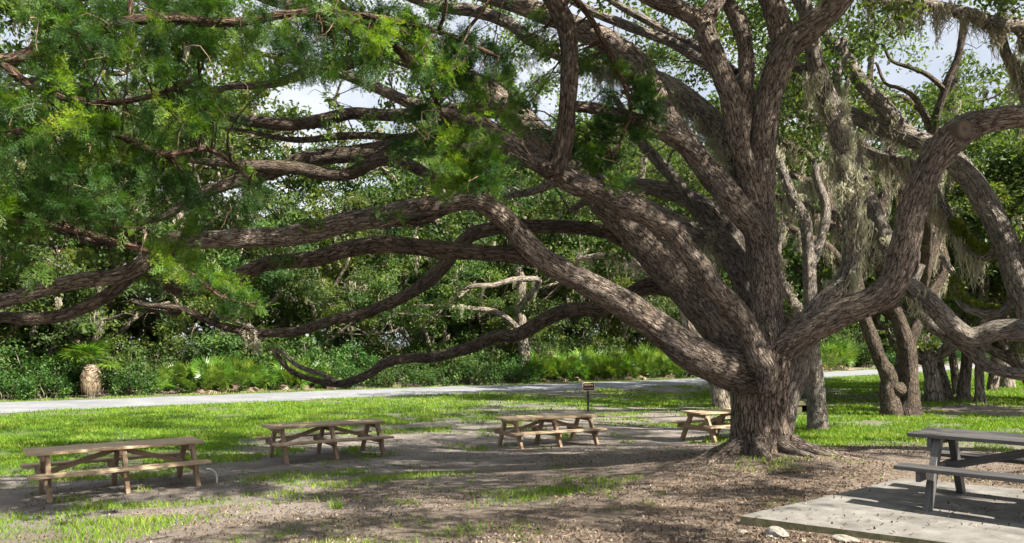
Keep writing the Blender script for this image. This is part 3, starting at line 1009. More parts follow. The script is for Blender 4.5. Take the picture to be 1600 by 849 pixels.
    limb("branch", [(1195, 170, 11, 12.6), (1150, 130, 10, 12.9), (1110, 104, 9, 13.1), (1086, 89, 9, 13.2), (1046, 65, 8, 13.3), (992, 45, 8, 13.4), (930, 20, 7, 13.5), (870, -10, 5, 13.5)], gy, Hh, 33)
    limb("branch", [(1150, 115, 8, 12.9), (1096, 76, 7, 13.3), (1055, 58, 7, 13.4), (1017, 36, 6, 13.5), (962, 5, 6, 13.6), (920, -30, 5, 13.6)], gy, Hh, 34)
    I, ip = limb("limb", [(1195, 540, 34, 12.9), (1180, 480, 29, 13), (1163, 430, 25, 13.1), (1140, 396, 21, 13.2), (1112, 374, 16, 13.3), (1086, 364, 15, 13.3), (1046, 342, 13, 13.4), (992, 312, 12, 13.5), (947, 287, 10, 13.6), (900, 265, 8, 13.7)], gy, seed=35)
    limb("branch", [(1155, 415, 20, 13.2), (1130, 375, 17, 13.4), (1108, 348, 14, 13.6), (1090, 330, 12, 13.7), (1071, 305, 11, 13.8), (1041, 266, 10, 13.9), (1007, 228, 9, 14), (985, 195, 7, 14.1), (960, 150, 5, 14.2)], gy, I, 36)
    limb("branch", [(1168, 440, 20, 13.3), (1150, 380, 18, 13.5), (1115, 335, 17, 13.6), (1080, 312, 15, 13.8), (1030, 296, 13, 14), (985, 290, 12, 14.2), (940, 300, 8, 14.4), (890, 330, 5, 14.6)], gy, I, 37)
    J, _ = limb("limb", [(1205, 560, 32, 12.3), (1228, 540, 29, 12.15), (1255, 520, 27, 12), (1285, 504, 26, 11.85), (1320, 487, 26, 11.7), (1355, 473, 26, 11.55), (1382, 458, 28, 11.45), (1399, 433, 26, 11.4), (1409, 400, 25, 11.35), (1419, 360, 24, 11.3), (1431, 312, 25, 11.2), (1448, 268, 25, 11.1), (1476, 228, 26, 11), (1508, 201, 25, 10.9), (1550, 187, 22, 10.8), (1600, 181, 21, 10.6), (1680, 178, 19, 10.3), (1790, 150, 15, 10), (1900, 80, 11, 9.8)], ok, seed=38, ridge=.04)
    K, kp = limb("limb", [(1216, 690, 26, 12.7), (1224, 630, 27, 12.75), (1236, 588, 27, 12.8), (1250, 545, 25, 12.9), (1268, 500, 22, 13), (1288, 472, 18, 13.05), (1310, 450, 16, 13.1), (1326, 422, 15, 13.1), (1331, 380, 14, 13.1), (1329, 320, 15, 13.15), (1317, 240, 15, 13.2), (1297, 163, 15, 13.2), (1277, 109, 14, 13.2), (1266, 55, 13, 13.2), (1255, 0, 12, 13.2), (1240, -90, 9, 13.2), (1250, -190, 6, 13.2)], gy, seed=39, ridge=.04)
    limb("branch", [(1305, 200, 10, 13.2), (1290, 150, 9, 13.3), (1262, 115, 9, 13.4), (1235, 98, 8, 13.5), (1200, 70, 7, 13.6)], gy, K, 40)
    # round saw cut on the limb at right
    c = P(1508, 202, 10.675)
    th = np.linspace(0, 2 * math.pi, 28, endpoint=False)
    rj = 1 + 0.05 * np.sin(3 * th) + 0.04 * np.sin(5 * th + 1)
    ring = lambda r, y: np.stack([np.cos(th) * r * rj, np.full(28, y), np.sin(th) * r * rj], 1)
    V = np.vstack([ring(.15, .16), ring(.132, .01), ring(.108, -.02), ring(.094, .006), ring(.05, .006), [[0, .008, 0]]])
    i = np.arange(28)
    fc = [np.vstack([np.stack([k * 28 + i, k * 28 + (i + 1) % 28, (k + 1) * 28 + (i + 1) % 28, (k + 1) * 28 + i], 1) for k in range(4)]),
          np.stack([112 + i, 112 + (i + 1) % 28, np.full(28, 140)], 1)]
    o = obj("saw_cut", mesh_np("saw_cut", V, fc, M['cut_wood'], True), J, c - base)
    o.rotation_euler = (0.1, 0, 0.12)
    # twigs and leaves: upper crown
    S = np.vstack(samples)
    N_ = 9000
    cc = rand_dirs(N_, rng) * (rng.random((N_, 1)) ** 0.40) * np.array([14.0, 11.8, 4.1]) + np.array([2.2, 12.6, 9.2])
    u, v = project(cc)
    infr = (u > -80) & (u < 1680) & (v > -15) & (cc[:, 1] > 0.5)
    keep = (~infr | ((cc[:, 1] > 14.8) & (v < 300) & ((u > 640) | (u > 230) & (np.hypot((u - 510) / 135, (v - 165) / 60) > 1)))) & (cc[:, 2] > 5.4) & (cc[:, 1] > -0.5)
    keep &= ~((cc[:, 0] < 0.5) & (cc[:, 1] < 9.0))
    keep &= fbm(cc * 0.5 + 4, 2) > 0.55
    cc = cc[keep][:580]
    c2 = rand_dirs(420, rng) * (rng.random((420, 1)) ** .4) * np.array([5.0, 4.2, 1.9]) + np.array([7.6, 9.2, 9.0])  # extra unseen leaf clumps, added above the frame to shade the upper limbs
    u2, v2 = project(c2)
    c2 = c2[(v2 < -25) & (fbm(c2 * .6 + 2, 2) > .52)][:85]
    cc = np.vstack([cc, c2])
    su, sv = project(S[:, :3])
    pen = np.where((sv > 70) & (S[:, 1] < 12.6), 5.0, 0.0)
    tw = Wood()
    near = np.array([(np.linalg.norm(S[:, :3] - c_, axis=1) + pen).min() for c_ in cc])
    cc = cc[np.argsort(near)]
    for k, c_ in enumerate(cc):
        d = np.linalg.norm(S[:, :3] - c_, axis=1) + np.maximum(0, S[:, 2] - c_[2]) * 1.0 + pen
        s = S[d.argmin()]
        L = np.linalg.norm(s[:3] - c_)
        r0 = min(s[3] * 0.6, 0.010 + 0.008 * L)
        q = crooked(s[:3], c_, rng, 3, 0.16, 0.05)
        tw.add(q, np.linspace(r0, 0.008, len(q)), seg=5, step=0.4, lump=0, ridge=0, seed=k)
        S = np.vstack([S, np.c_[q[1:-1], np.full(len(q) - 2, 0.035)]])
        pen = np.concatenate([pen, np.zeros(len(q) - 2)])
    tipc = []
    S0 = np.vstack(samples)
    uu, vv = project(S0[:, :3])
    low = S0[(uu < 1000) & (vv > 60) & (uu > -60)]
    for k in range(150):
        s = low[rng.integers(0, len(low))]
        e = s[:3] + rand_dirs(1, rng)[0] * np.array([1, 1, .8]) * rng.uniform(.3, 1.3) + np.array([-.2, .1, .12])
        q = crooked(s[:3], e, rng, 3, .28, .04)
        tw.add(q, np.linspace(.006 + .012 * rng.random(), .003, len(q)), seg=5, step=.15, lump=0, ridge=0, seed=k)
        if k % 2:
            tipc += [q[-1], q[-2]]
    o = tw.build("twigs", M['oak_dark'], root, base)
    tag(o, kind="stuff")
    lp, tone = clump_points(cc, 0.5 + 0.5 * rng.random(len(cc)), 140, rng, 0.6)
    l2, t2 = clump_points(np.array(tipc), .2, 22, rng, .7)
    lp, tone = np.vstack([lp, l2]), np.concatenate([tone, t2])
    me = leaf_mesh("crown", lp - base, 0.09 + 0.07 * rng.random(len(lp)), M['oak_leaf'], rng, 0.5, 0.5, tone)
    tag(obj("crown", me, root), kind="stuff")
    # hanging moss
    mp = np.vstack([along(hp[1:9], 110, rng), along(kp[6:13], 100, rng), along(ip[3:9], 34, rng)])
    ln = np.concatenate([0.15 + 0.45 * rng.random(110), 0.2 + 0.55 * rng.random(100), 0.2 + 0.25 * rng.random(34)])
    mp[:, :2] += rng.normal(size=(len(mp), 2)) * 0.10
    me = moss_mesh("spanish_moss", mp - base, ln, M['moss'], rng, 30, 0.06, 0.0085)
    tag(obj("spanish_moss", me, root), kind="stuff")
    bp_ = px([(392, 522, 1, 13.62), (400, 524, 1, 13.6), (385, 518, 1, 13.55)])[0]
    me = moss_mesh("spanish_moss", bp_ - base, np.array([.3, .35, .25]), M['moss'], rng, 40, 0.06, 0.012)
    tag(obj("spanish_moss", me, root), kind="stuff")
    return root


great_oak()


# ------------------------------------------------------------------ traced oaks on the right
def traced_tree(name, label, base, limbs, mat, rng, crown=None, nclump=60, leaf=0.11, per=130, moss=None, cat="tree", leafmat='oak_leaf', crad=0.6, twig_r=0.007, cmask=None):
    """limbs: list of (part name, parent index or None, px list)"""
    base = np.asarray(base, float)
    root = empty(name, base)
    tag(root, label, cat)
    S, objs, paths = [], [], []
    for k, (pn, par, lst) in enumerate(limbs):
        pts, rad = px(lst)
        w = Wood()
        w.add(pts, rad, step=0.07, lump=.14, ridge=.03, seed=k + int(abs(base[0]) * 7), res=.04)
        o = w.build(pn, mat, root if par is None else objs[par], base)
        objs.append(o)
        paths.append(pts)
        q, r = spline(pts, 0.3, rad)
        S.append(np.c_[q, r])
    S = np.vstack(S)
    if crown is not None:
        (cx, cy, cz), (rx, ry, rz) = crown
        n0 = nclump * 4
        cc = rand_dirs(n0, rng) * (rng.random((n0, 1)) ** 0.45) * np.array([rx, ry, rz]) + np.array([cx, cy, cz])
        k = fbm(cc * 0.48 + 8, 2) > 0.51
        if cmask is not None:
            k &= cmask(cc)
        cc = cc[k][:nclump]
        tw = Wood()
        near = np.array([np.linalg.norm(S[:, :3] - c_, axis=1).min() for c_ in cc])
        cc = cc[np.argsort(near)]
        for i, c_ in enumerate(cc):
            d = np.linalg.norm(S[:, :3] - c_, axis=1) + np.maximum(0, S[:, 2] - c_[2]) * 0.7
            s = S[d.argmin()]
            L = np.linalg.norm(s[:3] - c_)
            q = crooked(s[:3], c_, rng, 4, 0.15, 0.07)
            tw.add(q, np.linspace(min(s[3] * .6, 0.010 + twig_r * L), 0.006, len(q)), seg=6, step=0.3, lump=0, ridge=0, seed=i)
            S = np.vstack([S, np.c_[q[1:-1], np.full(len(q) - 2, 0.045)]])
        tag(tw.build("twigs", mat, root, base), kind="stuff")
        lp, tone = clump_points(cc, crad * (0.7 + 0.7 * rng.random(len(cc))), per, rng, 0.6)
        me = leaf_mesh("crown", lp - base, leaf * (0.7 + 0.6 * rng.random(len(lp))), M[leafmat], rng, 0.5, 0.5, tone)
        tag(obj("crown", me, root), kind="stuff")
    if moss:
        for (li, lo, hi, n, l0, l1) in moss:
            r = along(paths[li], n, rng, lo, hi)
            r[:, :2] += rng.normal(size=(n, 2)) * 0.08
            me = moss_mesh("spanish_moss", r - base, l0 + (l1 - l0) * rng.random(n), M['moss'], rng, 20, 0.07, 0.014)
            tag(obj("spanish_moss", me, root), kind="stuff")
    return root, paths


def sky_gaps(cc):
    """keep the crowns open where the tall gaps between the trees are"""
    u, v = project(cc)
    g = np.hypot((u - 1425) / 58, (v - 112) / 55) > 1
    g &= np.hypot((u - 1290) / 28, (v - 70) / 42) > 1
    return g


rg = np.random.default_rng(5)
b = ghit(1277, 672)
d1 = b[1]
traced_tree("oak_tree", "slim grey leaning oak trunk just right of the great oak", b, [
    ("trunk", None, [(1280, 690, 20, d1), (1278, 668, 17, d1), (1276, 640, 14, d1), (1274, 600, 12.5, d1), (1269, 545, 12, d1), (1266, 490, 11, d1), (1265, 430, 10, d1), (1262, 380, 9, d1 + .1), (1256, 342, 9, d1 + .2), (1238, 307, 8, d1 + .3), (1218, 257, 7.5, d1 + .4), (1205, 225, 7, d1 + .5), (1185, 180, 6, d1 + .6), (1190, 120, 5, d1 + .6), (1215, 50, 4, d1 + .6), (1220, -40, 3, d1 + .6)]),
    ("limb", None, [(1266, 520, 9, d1), (1248, 485, 8, d1 - .1), (1232, 462, 7, d1 - .2), (1222, 440, 6, d1 - .2), (1215, 400, 5, d1 - .2), (1225, 350, 3, d1 - .2)]),
    ("limb", None, [(1265, 420, 8, d1), (1285, 370, 7, d1 + .3), (1290, 320, 7, d1 + .5), (1275, 270, 6, d1 + .6), (1290, 210, 5, d1 + .8), (1320, 150, 4, d1 + 1), (1330, 80, 3, d1 + 1.2)])],
    M['oak_grey'], rg, ((8.3, d1 + 2.0, 10.6), (4.4, 3, 2.8)), 70, 0.13, 110, [(0, .45, .7, 24, .3, .7), (1, .2, .9, 14, .25, .5)], cmask=sky_gaps)

b = ghit(1405, 650)
d2 = b[1]
traced_tree("oak_tree", "dark double stemmed oak forking near the ground behind the grey table", b, [
    ("trunk", None, [(1422, 668, 24, d2), (1420, 648, 20, d2), (1421, 622, 15, d2), (1421, 590, 13, d2), (1419, 560, 13, d2), (1415, 535, 12, d2), (1407, 508, 11, d2), (1395, 480, 10, d2), (1380, 440, 9, d2 + .2), (1372, 390, 9, d2 + .4), (1375, 330, 8, d2 + .6), (1392, 270, 7, d2 + .8), (1385, 200, 6, d2 + 1), (1360, 140, 5, d2 + 1.2), (1365, 60, 4, d2 + 1.2)]),
    ("trunk", None, [(1392, 668, 22, d2 - .2), (1393, 648, 17, d2 - .2), (1389, 618, 13, d2 - .2), (1389, 590, 12, d2 - .2), (1375, 562, 10, d2 - .3), (1362, 528, 10, d2 - .3), (1352, 500, 9, d2 - .4), (1346, 470, 8, d2 - .4), (1338, 430, 8, d2 - .4), (1325, 380, 7, d2 - .3), (1300, 330, 6, d2), (1288, 280, 5, d2 + .3), (1260, 220, 4, d2 + .5)]),
    ("limb", None, [(1416, 545, 10, d2), (1428, 520, 9, d2), (1436, 498, 8, d2 + .1), (1440, 450, 8, d2 + .3), (1455, 400, 8, d2 + .5), (1470, 340, 7, d2 + .8), (1465, 280, 6, d2 + 1), (1480, 200, 5, d2 + 1.2), (1497, 95, 4, d2 + 1.3), (1510, 40, 3, d2 + 1.3)]),
    ("burl", None, [(1410, 606, 9, d2 - .25), (1402, 608, 13, d2 - .3), (1394, 604, 9, d2 - .3)]),
    ("limb", None, [(1418, 540, 9, d2 + .2), (1450, 470, 8, d2 + .6), (1475, 412, 8, d2 + .8), (1448, 350, 8, d2 + .8), (1420, 300, 7, d2 + .6), (1386, 266, 7, d2 + .4), (1346, 224, 6, d2), (1310, 205, 5, d2 - .3), (1270, 190, 4, d2 - .5)]),
    ("limb", None, [(1375, 420, 8, d2 + .2), (1345, 385, 8, d2), (1316, 366, 7, d2 - .2), (1280, 340, 7, d2 - .4), (1250, 318, 6, d2 - .5), (1222, 312, 5, d2 - .6), (1190, 290, 3, d2 - .6)]),
    ("limb", None, [(1372, 400, 7, d2 + .4), (1340, 320, 6, d2 + .6), (1300, 293, 6, d2 + .8), (1260, 282, 5, d2 + 1), (1225, 270, 4, d2 + 1)]),
    ("limb", None, [(1373, 385, 8, d2 + .3), (1342, 315, 8, d2 - .5), (1313, 285, 8, d2 - 1), (1263, 245, 7, d2 - 1.6), (1203, 212, 6, d2 - 2), (1150, 190, 4, d2 - 2.2)]),
    ("limb", None, [(1440, 450, 8, d2 + .3), (1425, 380, 9, d2 - .4), (1408, 300, 9, d2 - 1.2), (1388, 260, 9, d2 - 1.8), (1338, 226, 8, d2 - 2.4), (1278, 190, 7, d2 - 3), (1218, 155, 6, d2 - 3.4), (1170, 120, 4, d2 - 3.6)]),
    ("limb", None, [(1350, 470, 7, d2 - .4), (1303, 396, 7, d2 - .8), (1263, 370, 6, d2 - 1.2), (1218, 350, 5, d2 - 1.6), (1180, 345, 4, d2 - 1.8)]),
    ("limb", None, [(1440, 470, 7, d2 + .2), (1448, 380, 7, d2 - 2), (1452, 280, 7, d2 - 4), (1459, 200, 6, d2 - 5), (1478, 135, 6, d2 - 5.4), (1498, 86, 5, d2 - 5.6), (1505, 30, 4, d2 - 5.8)]),
    ("limb", 10, [(1476, 140, 4, d2 - 5.4), (1450, 118, 3.5, d2 - 5.5), (1423, 106, 3, d2 - 5.6), (1393, 95, 2.5, d2 - 5.7), (1380, 70, 2, d2 - 5.7)]),
    ("limb", 10, [(1457, 215, 5, d2 - 4.9), (1446, 186, 4.5, d2 - 5), (1428, 152, 4, d2 - 5.1), (1405, 138, 3, d2 - 5.2), (1383, 130, 2.5, d2 - 5.3), (1370, 100, 2, d2 - 5.3)]),
    ("limb", 2, [(1476, 215, 5, d2 + 1.2), (1455, 190, 4, d2 + 1.2), (1430, 165, 4, d2 + 1.2), (1405, 150, 3, d2 + 1.3), (1385, 155, 2, d2 + 1.4)])],
    M['oak_dark'], rg, ((14.2, d2 + 3, 11.2), (6.5, 4, 3.4)), 120, 0.16, 110, [(0, .45, .8, 36, .4, 1.2), (2, .3, .8, 46, .5, 1.6), (1, .5, .9, 24, .4, 1.0), (4, .2, .9, 50, .4, 1.3), (5, .1, .9, 40, .4, 1.1), (6, .1, .9, 30, .4, 1.1), (7, .2, .95, 46, .3, .9), (8, .2, .95, 54, .3, 1.0), (9, .1, .9, 24, .3, .8)], cmask=sky_gaps)

stems = [([(1481, 628, 10), (1478, 612, 8), (1470, 580, 7), (1462, 555, 7), (1441, 520, 6), (1428, 480, 5), (1420, 430, 4)], "leftmost leaning dark trunk of the cluster in front of the pale road at right"),
         ([(1497, 622, 8), (1494, 605, 6), (1490, 570, 5.5), (1487, 540, 5), (1490, 490, 5), (1480, 430, 4)], "thin dark trunk, second of the cluster of trunks at right"),
         ([(1507, 630, 12), (1506, 612, 9), (1509, 580, 8), (1512, 550, 8), (1508, 500, 7), (1512, 440, 6), (1520, 380, 5)], "stout brown trunk in the middle of the cluster of trunks at right"),
         ([(1532, 634, 10), (1531, 615, 7), (1530, 580, 6), (1533, 540, 6), (1530, 480, 5), (1540, 430, 4)], "slender reddish trunk, nearest of the cluster of trunks at right"),
         ([(1551, 614, 9), (1552, 598, 8), (1557, 565, 8), (1564, 530, 8), (1566, 480, 7), (1560, 420, 5)], "dark straight trunk, rightmost of the cluster before the road")]
for k, (st, lab) in enumerate(stems):
    b = ghit(st[0][0], st[0][1] - 4)
    dd = b[1]
    lim = [("trunk", None, [(u, v, r, dd + 0.15 * i * (-1) ** k) for i, (u, v, r) in enumerate(st)])]
    u1, v1, r1 = st[-1]
    e = dd + 0.9 * (-1) ** k
    for j, (du, dv) in enumerate(((-30, -90), (28, -100), (5, -140))):
        lim.append(("limb", None, [(u1, v1, r1 * .9, e), (u1 + du * .45, v1 + dv * .4, r1 * .75, e), (u1 + du * 1.3, v1 + dv * .8, r1 * .6, e + .3), (u1 + du * 1.5, v1 + dv * 1.5, r1 * .4, e + .5)]))
    r_, _ = traced_tree("oak_tree", lab, b, lim, M['far_bark'], rg, ((b[0], e + 1, 8.6), (4.5, 4, 4.6)), 60, 0.2, 80, [(0, .5, 1, 8, .4, .9), (1, .2, .9, 8, .4, 1.0)], leafmat='far_leaf', crad=0.8, cmask=sky_gaps)
    tag(r_, group="cluster of trunks at right")

# grey oak at the right edge whose limb arches over to the left
b = np.array([11.6, 15.2, 0.0])
b[2] = g1(b[0], b[1])
traced_tree("oak_tree", "grey oak at the right edge whose thick limb arches over to the left", b, [
    ("trunk", None, [(1690, 690, 26, 15.2), (1680, 640, 21, 15.2), (1650, 560, 19, 15.2), (1610, 490, 18, 15.2), (1586, 430, 17, 15.3), (1575, 390, 17, 15.4), (1558, 352, 17, 15.5), (1534, 307, 17, 15.7), (1506, 268, 16, 15.9), (1475, 238, 15, 16.1), (1440, 222, 15, 16.3), (1406, 208, 14, 16.5), (1361, 194, 12, 16.8), (1316, 173, 10, 17.1), (1270, 165, 9, 17.4), (1223, 158, 7, 17.7), (1180, 140, 5, 18)]),
    ("limb", None, [(1425, 218, 12, 16.4), (1400, 190, 12, 16.5), (1376, 163, 12, 16.6), (1346, 129, 11, 16.7), (1316, 84, 10, 16.8), (1287, 54, 9, 16.9), (1250, 10, 7, 17), (1220, -60, 5, 17)]),
    ("limb", None, [(1590, 470, 10, 15.3), (1562, 489, 9, 15.6), (1540, 489, 8, 15.8), (1513, 482, 7, 16), (1495, 460, 6, 16.2), (1490, 430, 5, 16.4), (1470, 400, 4, 16.5)]),
    ("limb", None, [(1572, 385, 9, 15.4), (1540, 400, 9, 15.8), (1515, 385, 9, 16), (1490, 350, 8, 16.2), (1465, 310, 8, 16.4), (1440, 270, 8, 16.6), (1410, 250, 7, 16.8), (1370, 245, 6, 17), (1340, 230, 5, 17.2)]),
    ("limb", None, [(1590, 440, 13, 15.3), (1610, 380, 12, 15.1), (1640, 300, 11, 15), (1620, 200, 9, 15), (1590, 120, 8, 15), (1565, 60, 7, 15), (1570, -20, 6, 15), (1590, -120, 4, 15)]),
    ("limb", None, [(1655, 250, 9, 14.9), (1625, 130, 9, 14.8), (1600, 48, 11, 14.7), (1560, 40, 11, 14.7), (1520, 25, 10, 14.7), (1480, 14, 9, 14.7), (1440, 6, 8, 14.7), (1390, 0, 6, 14.8), (1330, -30, 4, 14.8)])],
    M['oak_grey'], rg, ((10.0, 16.6, 8.0), (6.5, 4.6, 2.8)), 230, 0.13, 120,
    [(0, .45, .75, 30, .2, .5), (3, .1, .9, 40, .35, .9), (5, .35, .95, 44, .2, .75), (1, .0, .5, 12, .2, .5), (4, .3, .8, 24, .3, .8)],
    cmask=lambda c: sky_gaps(c) & ~((project(c)[1] > (np.where(c[:, 1] > 18.2, 200, 60))) & (project(c)[0] < 1700)))

# oak standing out to the right: two low limbs snake in behind the table
b = np.array([12.6, 12.2, 0.0])
b[2] = g1(b[0], b[1])
r_, pth = traced_tree("oak_tree", "oak beyond the right edge sending two snaking low limbs in above the grey table", b, [
    ("trunk", None, [(1990, 720, 42, 12.2), (1985, 660, 34, 12.2), (1970, 560, 32, 12.2), (1960, 450, 28, 12.1), (1980, 330, 24, 11.9), (1950, 200, 20, 11.7), (1930, 60, 16, 11.4), (1960, -120, 12, 11)]),
    ("limb", None, [(1965, 500, 24, 12.2), (1860, 505, 22, 12.5), (1740, 525, 20, 12.8), (1660, 527, 18, 13), (1600, 516, 17, 13.2), (1562, 516, 16, 13.4), (1532, 525, 16, 13.6), (1509, 525, 15, 13.7), (1487, 508, 15, 13.8), (1464, 484, 14, 13.9), (1441, 463, 14, 14), (1411, 437, 13, 14.2), (1394, 402, 12, 14.4), (1366, 330, 12, 14.7), (1342, 268, 11, 15), (1325, 205, 9, 15.3), (1305, 140, 7, 15.6), (1320, 60, 5, 15.8)]),
    ("limb", None, [(1970, 590, 18, 12.2), (1860, 600, 14, 12.6), (1740, 592, 11, 13.1), (1650, 590, 10, 13.4), (1600, 586, 10, 13.7), (1570, 581, 9.5, 13.9), (1540, 571, 9, 14), (1517, 550, 9, 14.1), (1487, 530, 8, 14.2), (1457, 511, 8, 14.4), (1435, 482, 7, 14.5), (1428, 450, 6, 14.6), (1440, 415, 5, 14.7)]),
    ("limb", None, [(1960, 300, 18, 11.8), (1900, 200, 15, 11), (1850, 60, 12, 10), (1800, -120, 9, 9)]),
    ("limb", None, [(1970, 260, 18, 11.7), (2050, 160, 15, 11), (2150, 60, 12, 10), (2300, -120, 9, 9)])],
    M['oak_grey'], rg, ((10.5, 7.5, 9.3), (7.5, 7.5, 2.6)), 84, 0.19, 90, [(1, .45, .9, 46, .2, .55)],
    cmask=lambda c: ~((project(c)[0] < 1690) & (project(c)[1] > -10) & (c[:, 1] > 1)))
# small ferns growing on the dark limb at right
fp = np.vstack([along(px([(1562, 489, 9, 15.6), (1513, 480, 7, 16), (1495, 460, 6, 16.2), (1490, 430, 5, 16.4)])[0], 60, rg), along(px([(1540, 400, 9, 15.7), (1515, 385, 9, 15.9), (1490, 350, 8, 16.1)])[0], 110, rg)])
fp[:, 2] += 0.10
lp, tone = clump_points(fp, 0.16, 26, rg, 0.6)
fr = [o for o in bpy.data.objects if o.get("label", "").startswith("grey oak at the right edge")][0]
tag(obj("resurrection_fern", leaf_mesh("resurrection_fern", lp - np.array(fr.location), 0.05 + 0.05 * rg.random(len(lp)), M['fern'], rg, 0.35, 0.8, tone), fr), kind="stuff")

# leaning grey trunk behind the great oak
b = ghit(1128, 637)
d0 = b[1]
traced_tree("oak_tree", "grey trunk on the lawn half hidden behind the great oak", b, [
    ("trunk", None, [(1130, 650, 17, d0), (1128, 632, 15, d0), (1122, 600, 13, d0), (1108, 565, 12, d0), (1090, 533, 12, d0), (1074, 492, 11, d0), (1068, 455, 10, d0), (1050, 410, 9, d0), (1020, 360, 8, d0 + .4), (1000, 300, 7, d0 + .8), (1010, 230, 5, d0 + 1)]),
    ("limb", None, [(1110, 568, 9, d0), (1108, 530, 8, d0 + .2), (1098, 490, 8, d0 + .4), (1104, 440, 7, d0 + .5), (1125, 380, 6, d0 + .6), (1120, 300, 5, d0 + .8)]),
    ("limb", None, [(1074, 480, 8, d0), (1040, 450, 7, d0 + .4), (1000, 415, 6, d0 + .6), (950, 400, 5, d0 + 1), (900, 405, 4, d0 + 1.4)])],
    M['far_bark'], rg, ((7.0, d0 + 2, 8.4), (6.5, 3.5, 3.4)), 110, 0.17, 100, [(1, .3, .9, 14, .3, .8), (2, .1, .9, 16, .3, .8)], leafmat='far_leaf', crad=0.8)


x, y = 0.75, 54.5
b = np.array([x, y, g1(x, y)])
traced_tree("oak_tree", "dark trunk beyond the road with pale sunlit dead limbs reaching left", b, [
    ("trunk", None, [(817, 602, 13, 54.5), (819, 585, 10, 54.5), (820, 560, 9, 54.5), (816, 520, 8, 54.4), (812, 478, 8, 54.2), (815, 440, 7, 54), (805, 400, 6, 53.8), (820, 340, 5, 53.6)]),
    ("dead_limb", None, [(813, 480, 6, 54.2), (828, 462, 5, 53), (842, 440, 4.5, 52), (825, 436, 4.5, 51), (800, 438, 4.5, 50), (770, 446, 4, 49.5), (740, 447, 4, 49), (715, 452, 3, 49), (695, 448, 2, 49)]),
    ("dead_limb", None, [(816, 520, 5, 54.4), (780, 490, 4.5, 52.5), (735, 482, 4, 51.5), (690, 480, 3.5, 51), (645, 478, 3, 50.5)])],
    M['far_bark'], rg, ((0.5, 55, 10), (5, 4, 4)), 60, 0.24, 70, [(0, .5, 1, 10, .6, 1.6), (1, .1, .9, 6, .4, 1.0), (2, .1, .9, 7, .4, 1.2)], leafmat='far_leaf', crad=1.0)


# ------------------------------------------------------------------ woodland beyond the road: grown oaks
def grow_oak(seed, H, spread, tr, lowz, leaf, per, nl=6, mat='far_bark', lmat='far_leaf', crad=1.0, thin=0.0):
    rng = np.random.default_rng(seed)
    root = empty("oak_tree", (0, 0, 0))
    z0 = H * (0.16 + 0.08 * rng.random())
    lean = rng.normal(size=2) * 0.5
    tp = np.array([(0, 0, -0.4), (0, 0, 0.15), (lean[0] * .3, lean[1] * .3, z0 * .5), (lean[0], lean[1], z0)])
    w = Wood()
    w.add(tp, [tr * 1.5, tr * 1.2, tr, tr * .95], seg=16, step=.25, lump=.15, ridge=.03, seed=seed)
    w.build("trunk", M[mat], root)
    ends = []
    for i in range(nl):
        az = 2 * math.pi * i / nl + rng.normal() * 0.35
        el = rng.uniform(0.25, 1.25)
        Lh = spread * 0.5 * rng.uniform(0.75, 1.1) * math.cos(el * 0.75)
        zt = z0 + (H - z0) * (0.25 + 0.72 * math.sin(el)) * rng.uniform(0.75, 1.0)
        end = np.array([lean[0] + math.cos(az) * Lh, lean[1] + math.sin(az) * Lh, zt])
        q = crooked(tp[-1] - [0, 0, tr], end, rng, 4, 0.16, 0.05)
        w = Wood()
        r0 = tr * rng.uniform(.45, .7)
        w.add(q, np.linspace(r0, r0 * .3, len(q)), seg=10, step=.3, lump=.12, ridge=.02, seed=seed + i)
        Q, _ = spline(q, 0.3)
        for j in range(5):
            s = Q[int(len(Q) * rng.uniform(.3, .97))]
            dr = np.array([math.cos(az + rng.normal() * 1.1), math.sin(az + rng.normal() * 1.1), rng.uniform(-.55, .9)])
            e2 = s + dr * spread * rng.uniform(.10, .24)
            e2[2] = np.clip(e2[2], lowz, H)
            q2 = crooked(s, e2, rng, 3, 0.22, 0.05)
            w.add(q2, np.linspace(r0 * .38, r0 * .12, len(q2)), seg=6, step=.35, lump=0, ridge=0, seed=seed + 50 + j)
            ends.append(e2)
            for m_ in range(3):
                s3 = q2[rng.integers(2, len(q2))]
                e3 = s3 + rand_dirs(1, rng)[0] * np.array([1, 1, .6]) * spread * rng.uniform(.06, .13)
                e3[2] = np.clip(e3[2], lowz, H + .5)
                w.add(crooked(s3, e3, rng, 2, .2), np.linspace(r0 * .13, .012, 4), seg=4, step=.5, lump=0, ridge=0)
                ends.append(e3)
        ends.append(end)
        w.build("limb", M[mat], root)
    ends = np.array(ends)
    extra = ends[rng.integers(0, len(ends), len(ends) // 2)] + rng.normal(size=(len(ends) // 2, 3)) * np.array([.8, .8, .5])
    cc = np.vstack([ends, extra])
    cc[:, 2] = np.clip(cc[:, 2], lowz, H + .6)
    cc = cc[(cc[:, 2] > H * .5) | (rng.random(len(cc)) > thin)]
    lp, tone = clump_points(cc, crad * (0.6 + 0.7 * rng.random(len(cc))), per, rng, 0.62)
    me = leaf_mesh("crown", lp, leaf * (0.65 + 0.7 * rng.random(len(lp))), M[lmat], rng, 0.55, 0.5, tone)
    tag(obj("crown", me, root), kind="stuff")
    # beards of moss
    r = cc[rng.integers(0, len(cc), 40)] + rng.normal(size=(40, 3)) * .3
    me = moss_mesh("spanish_moss", r, .4 + 1.0 * rng.random(40), M['moss'], rng, 14, 0.12, 0.03)
    tag(obj("spanish_moss", me, root), kind="stuff")
    return root


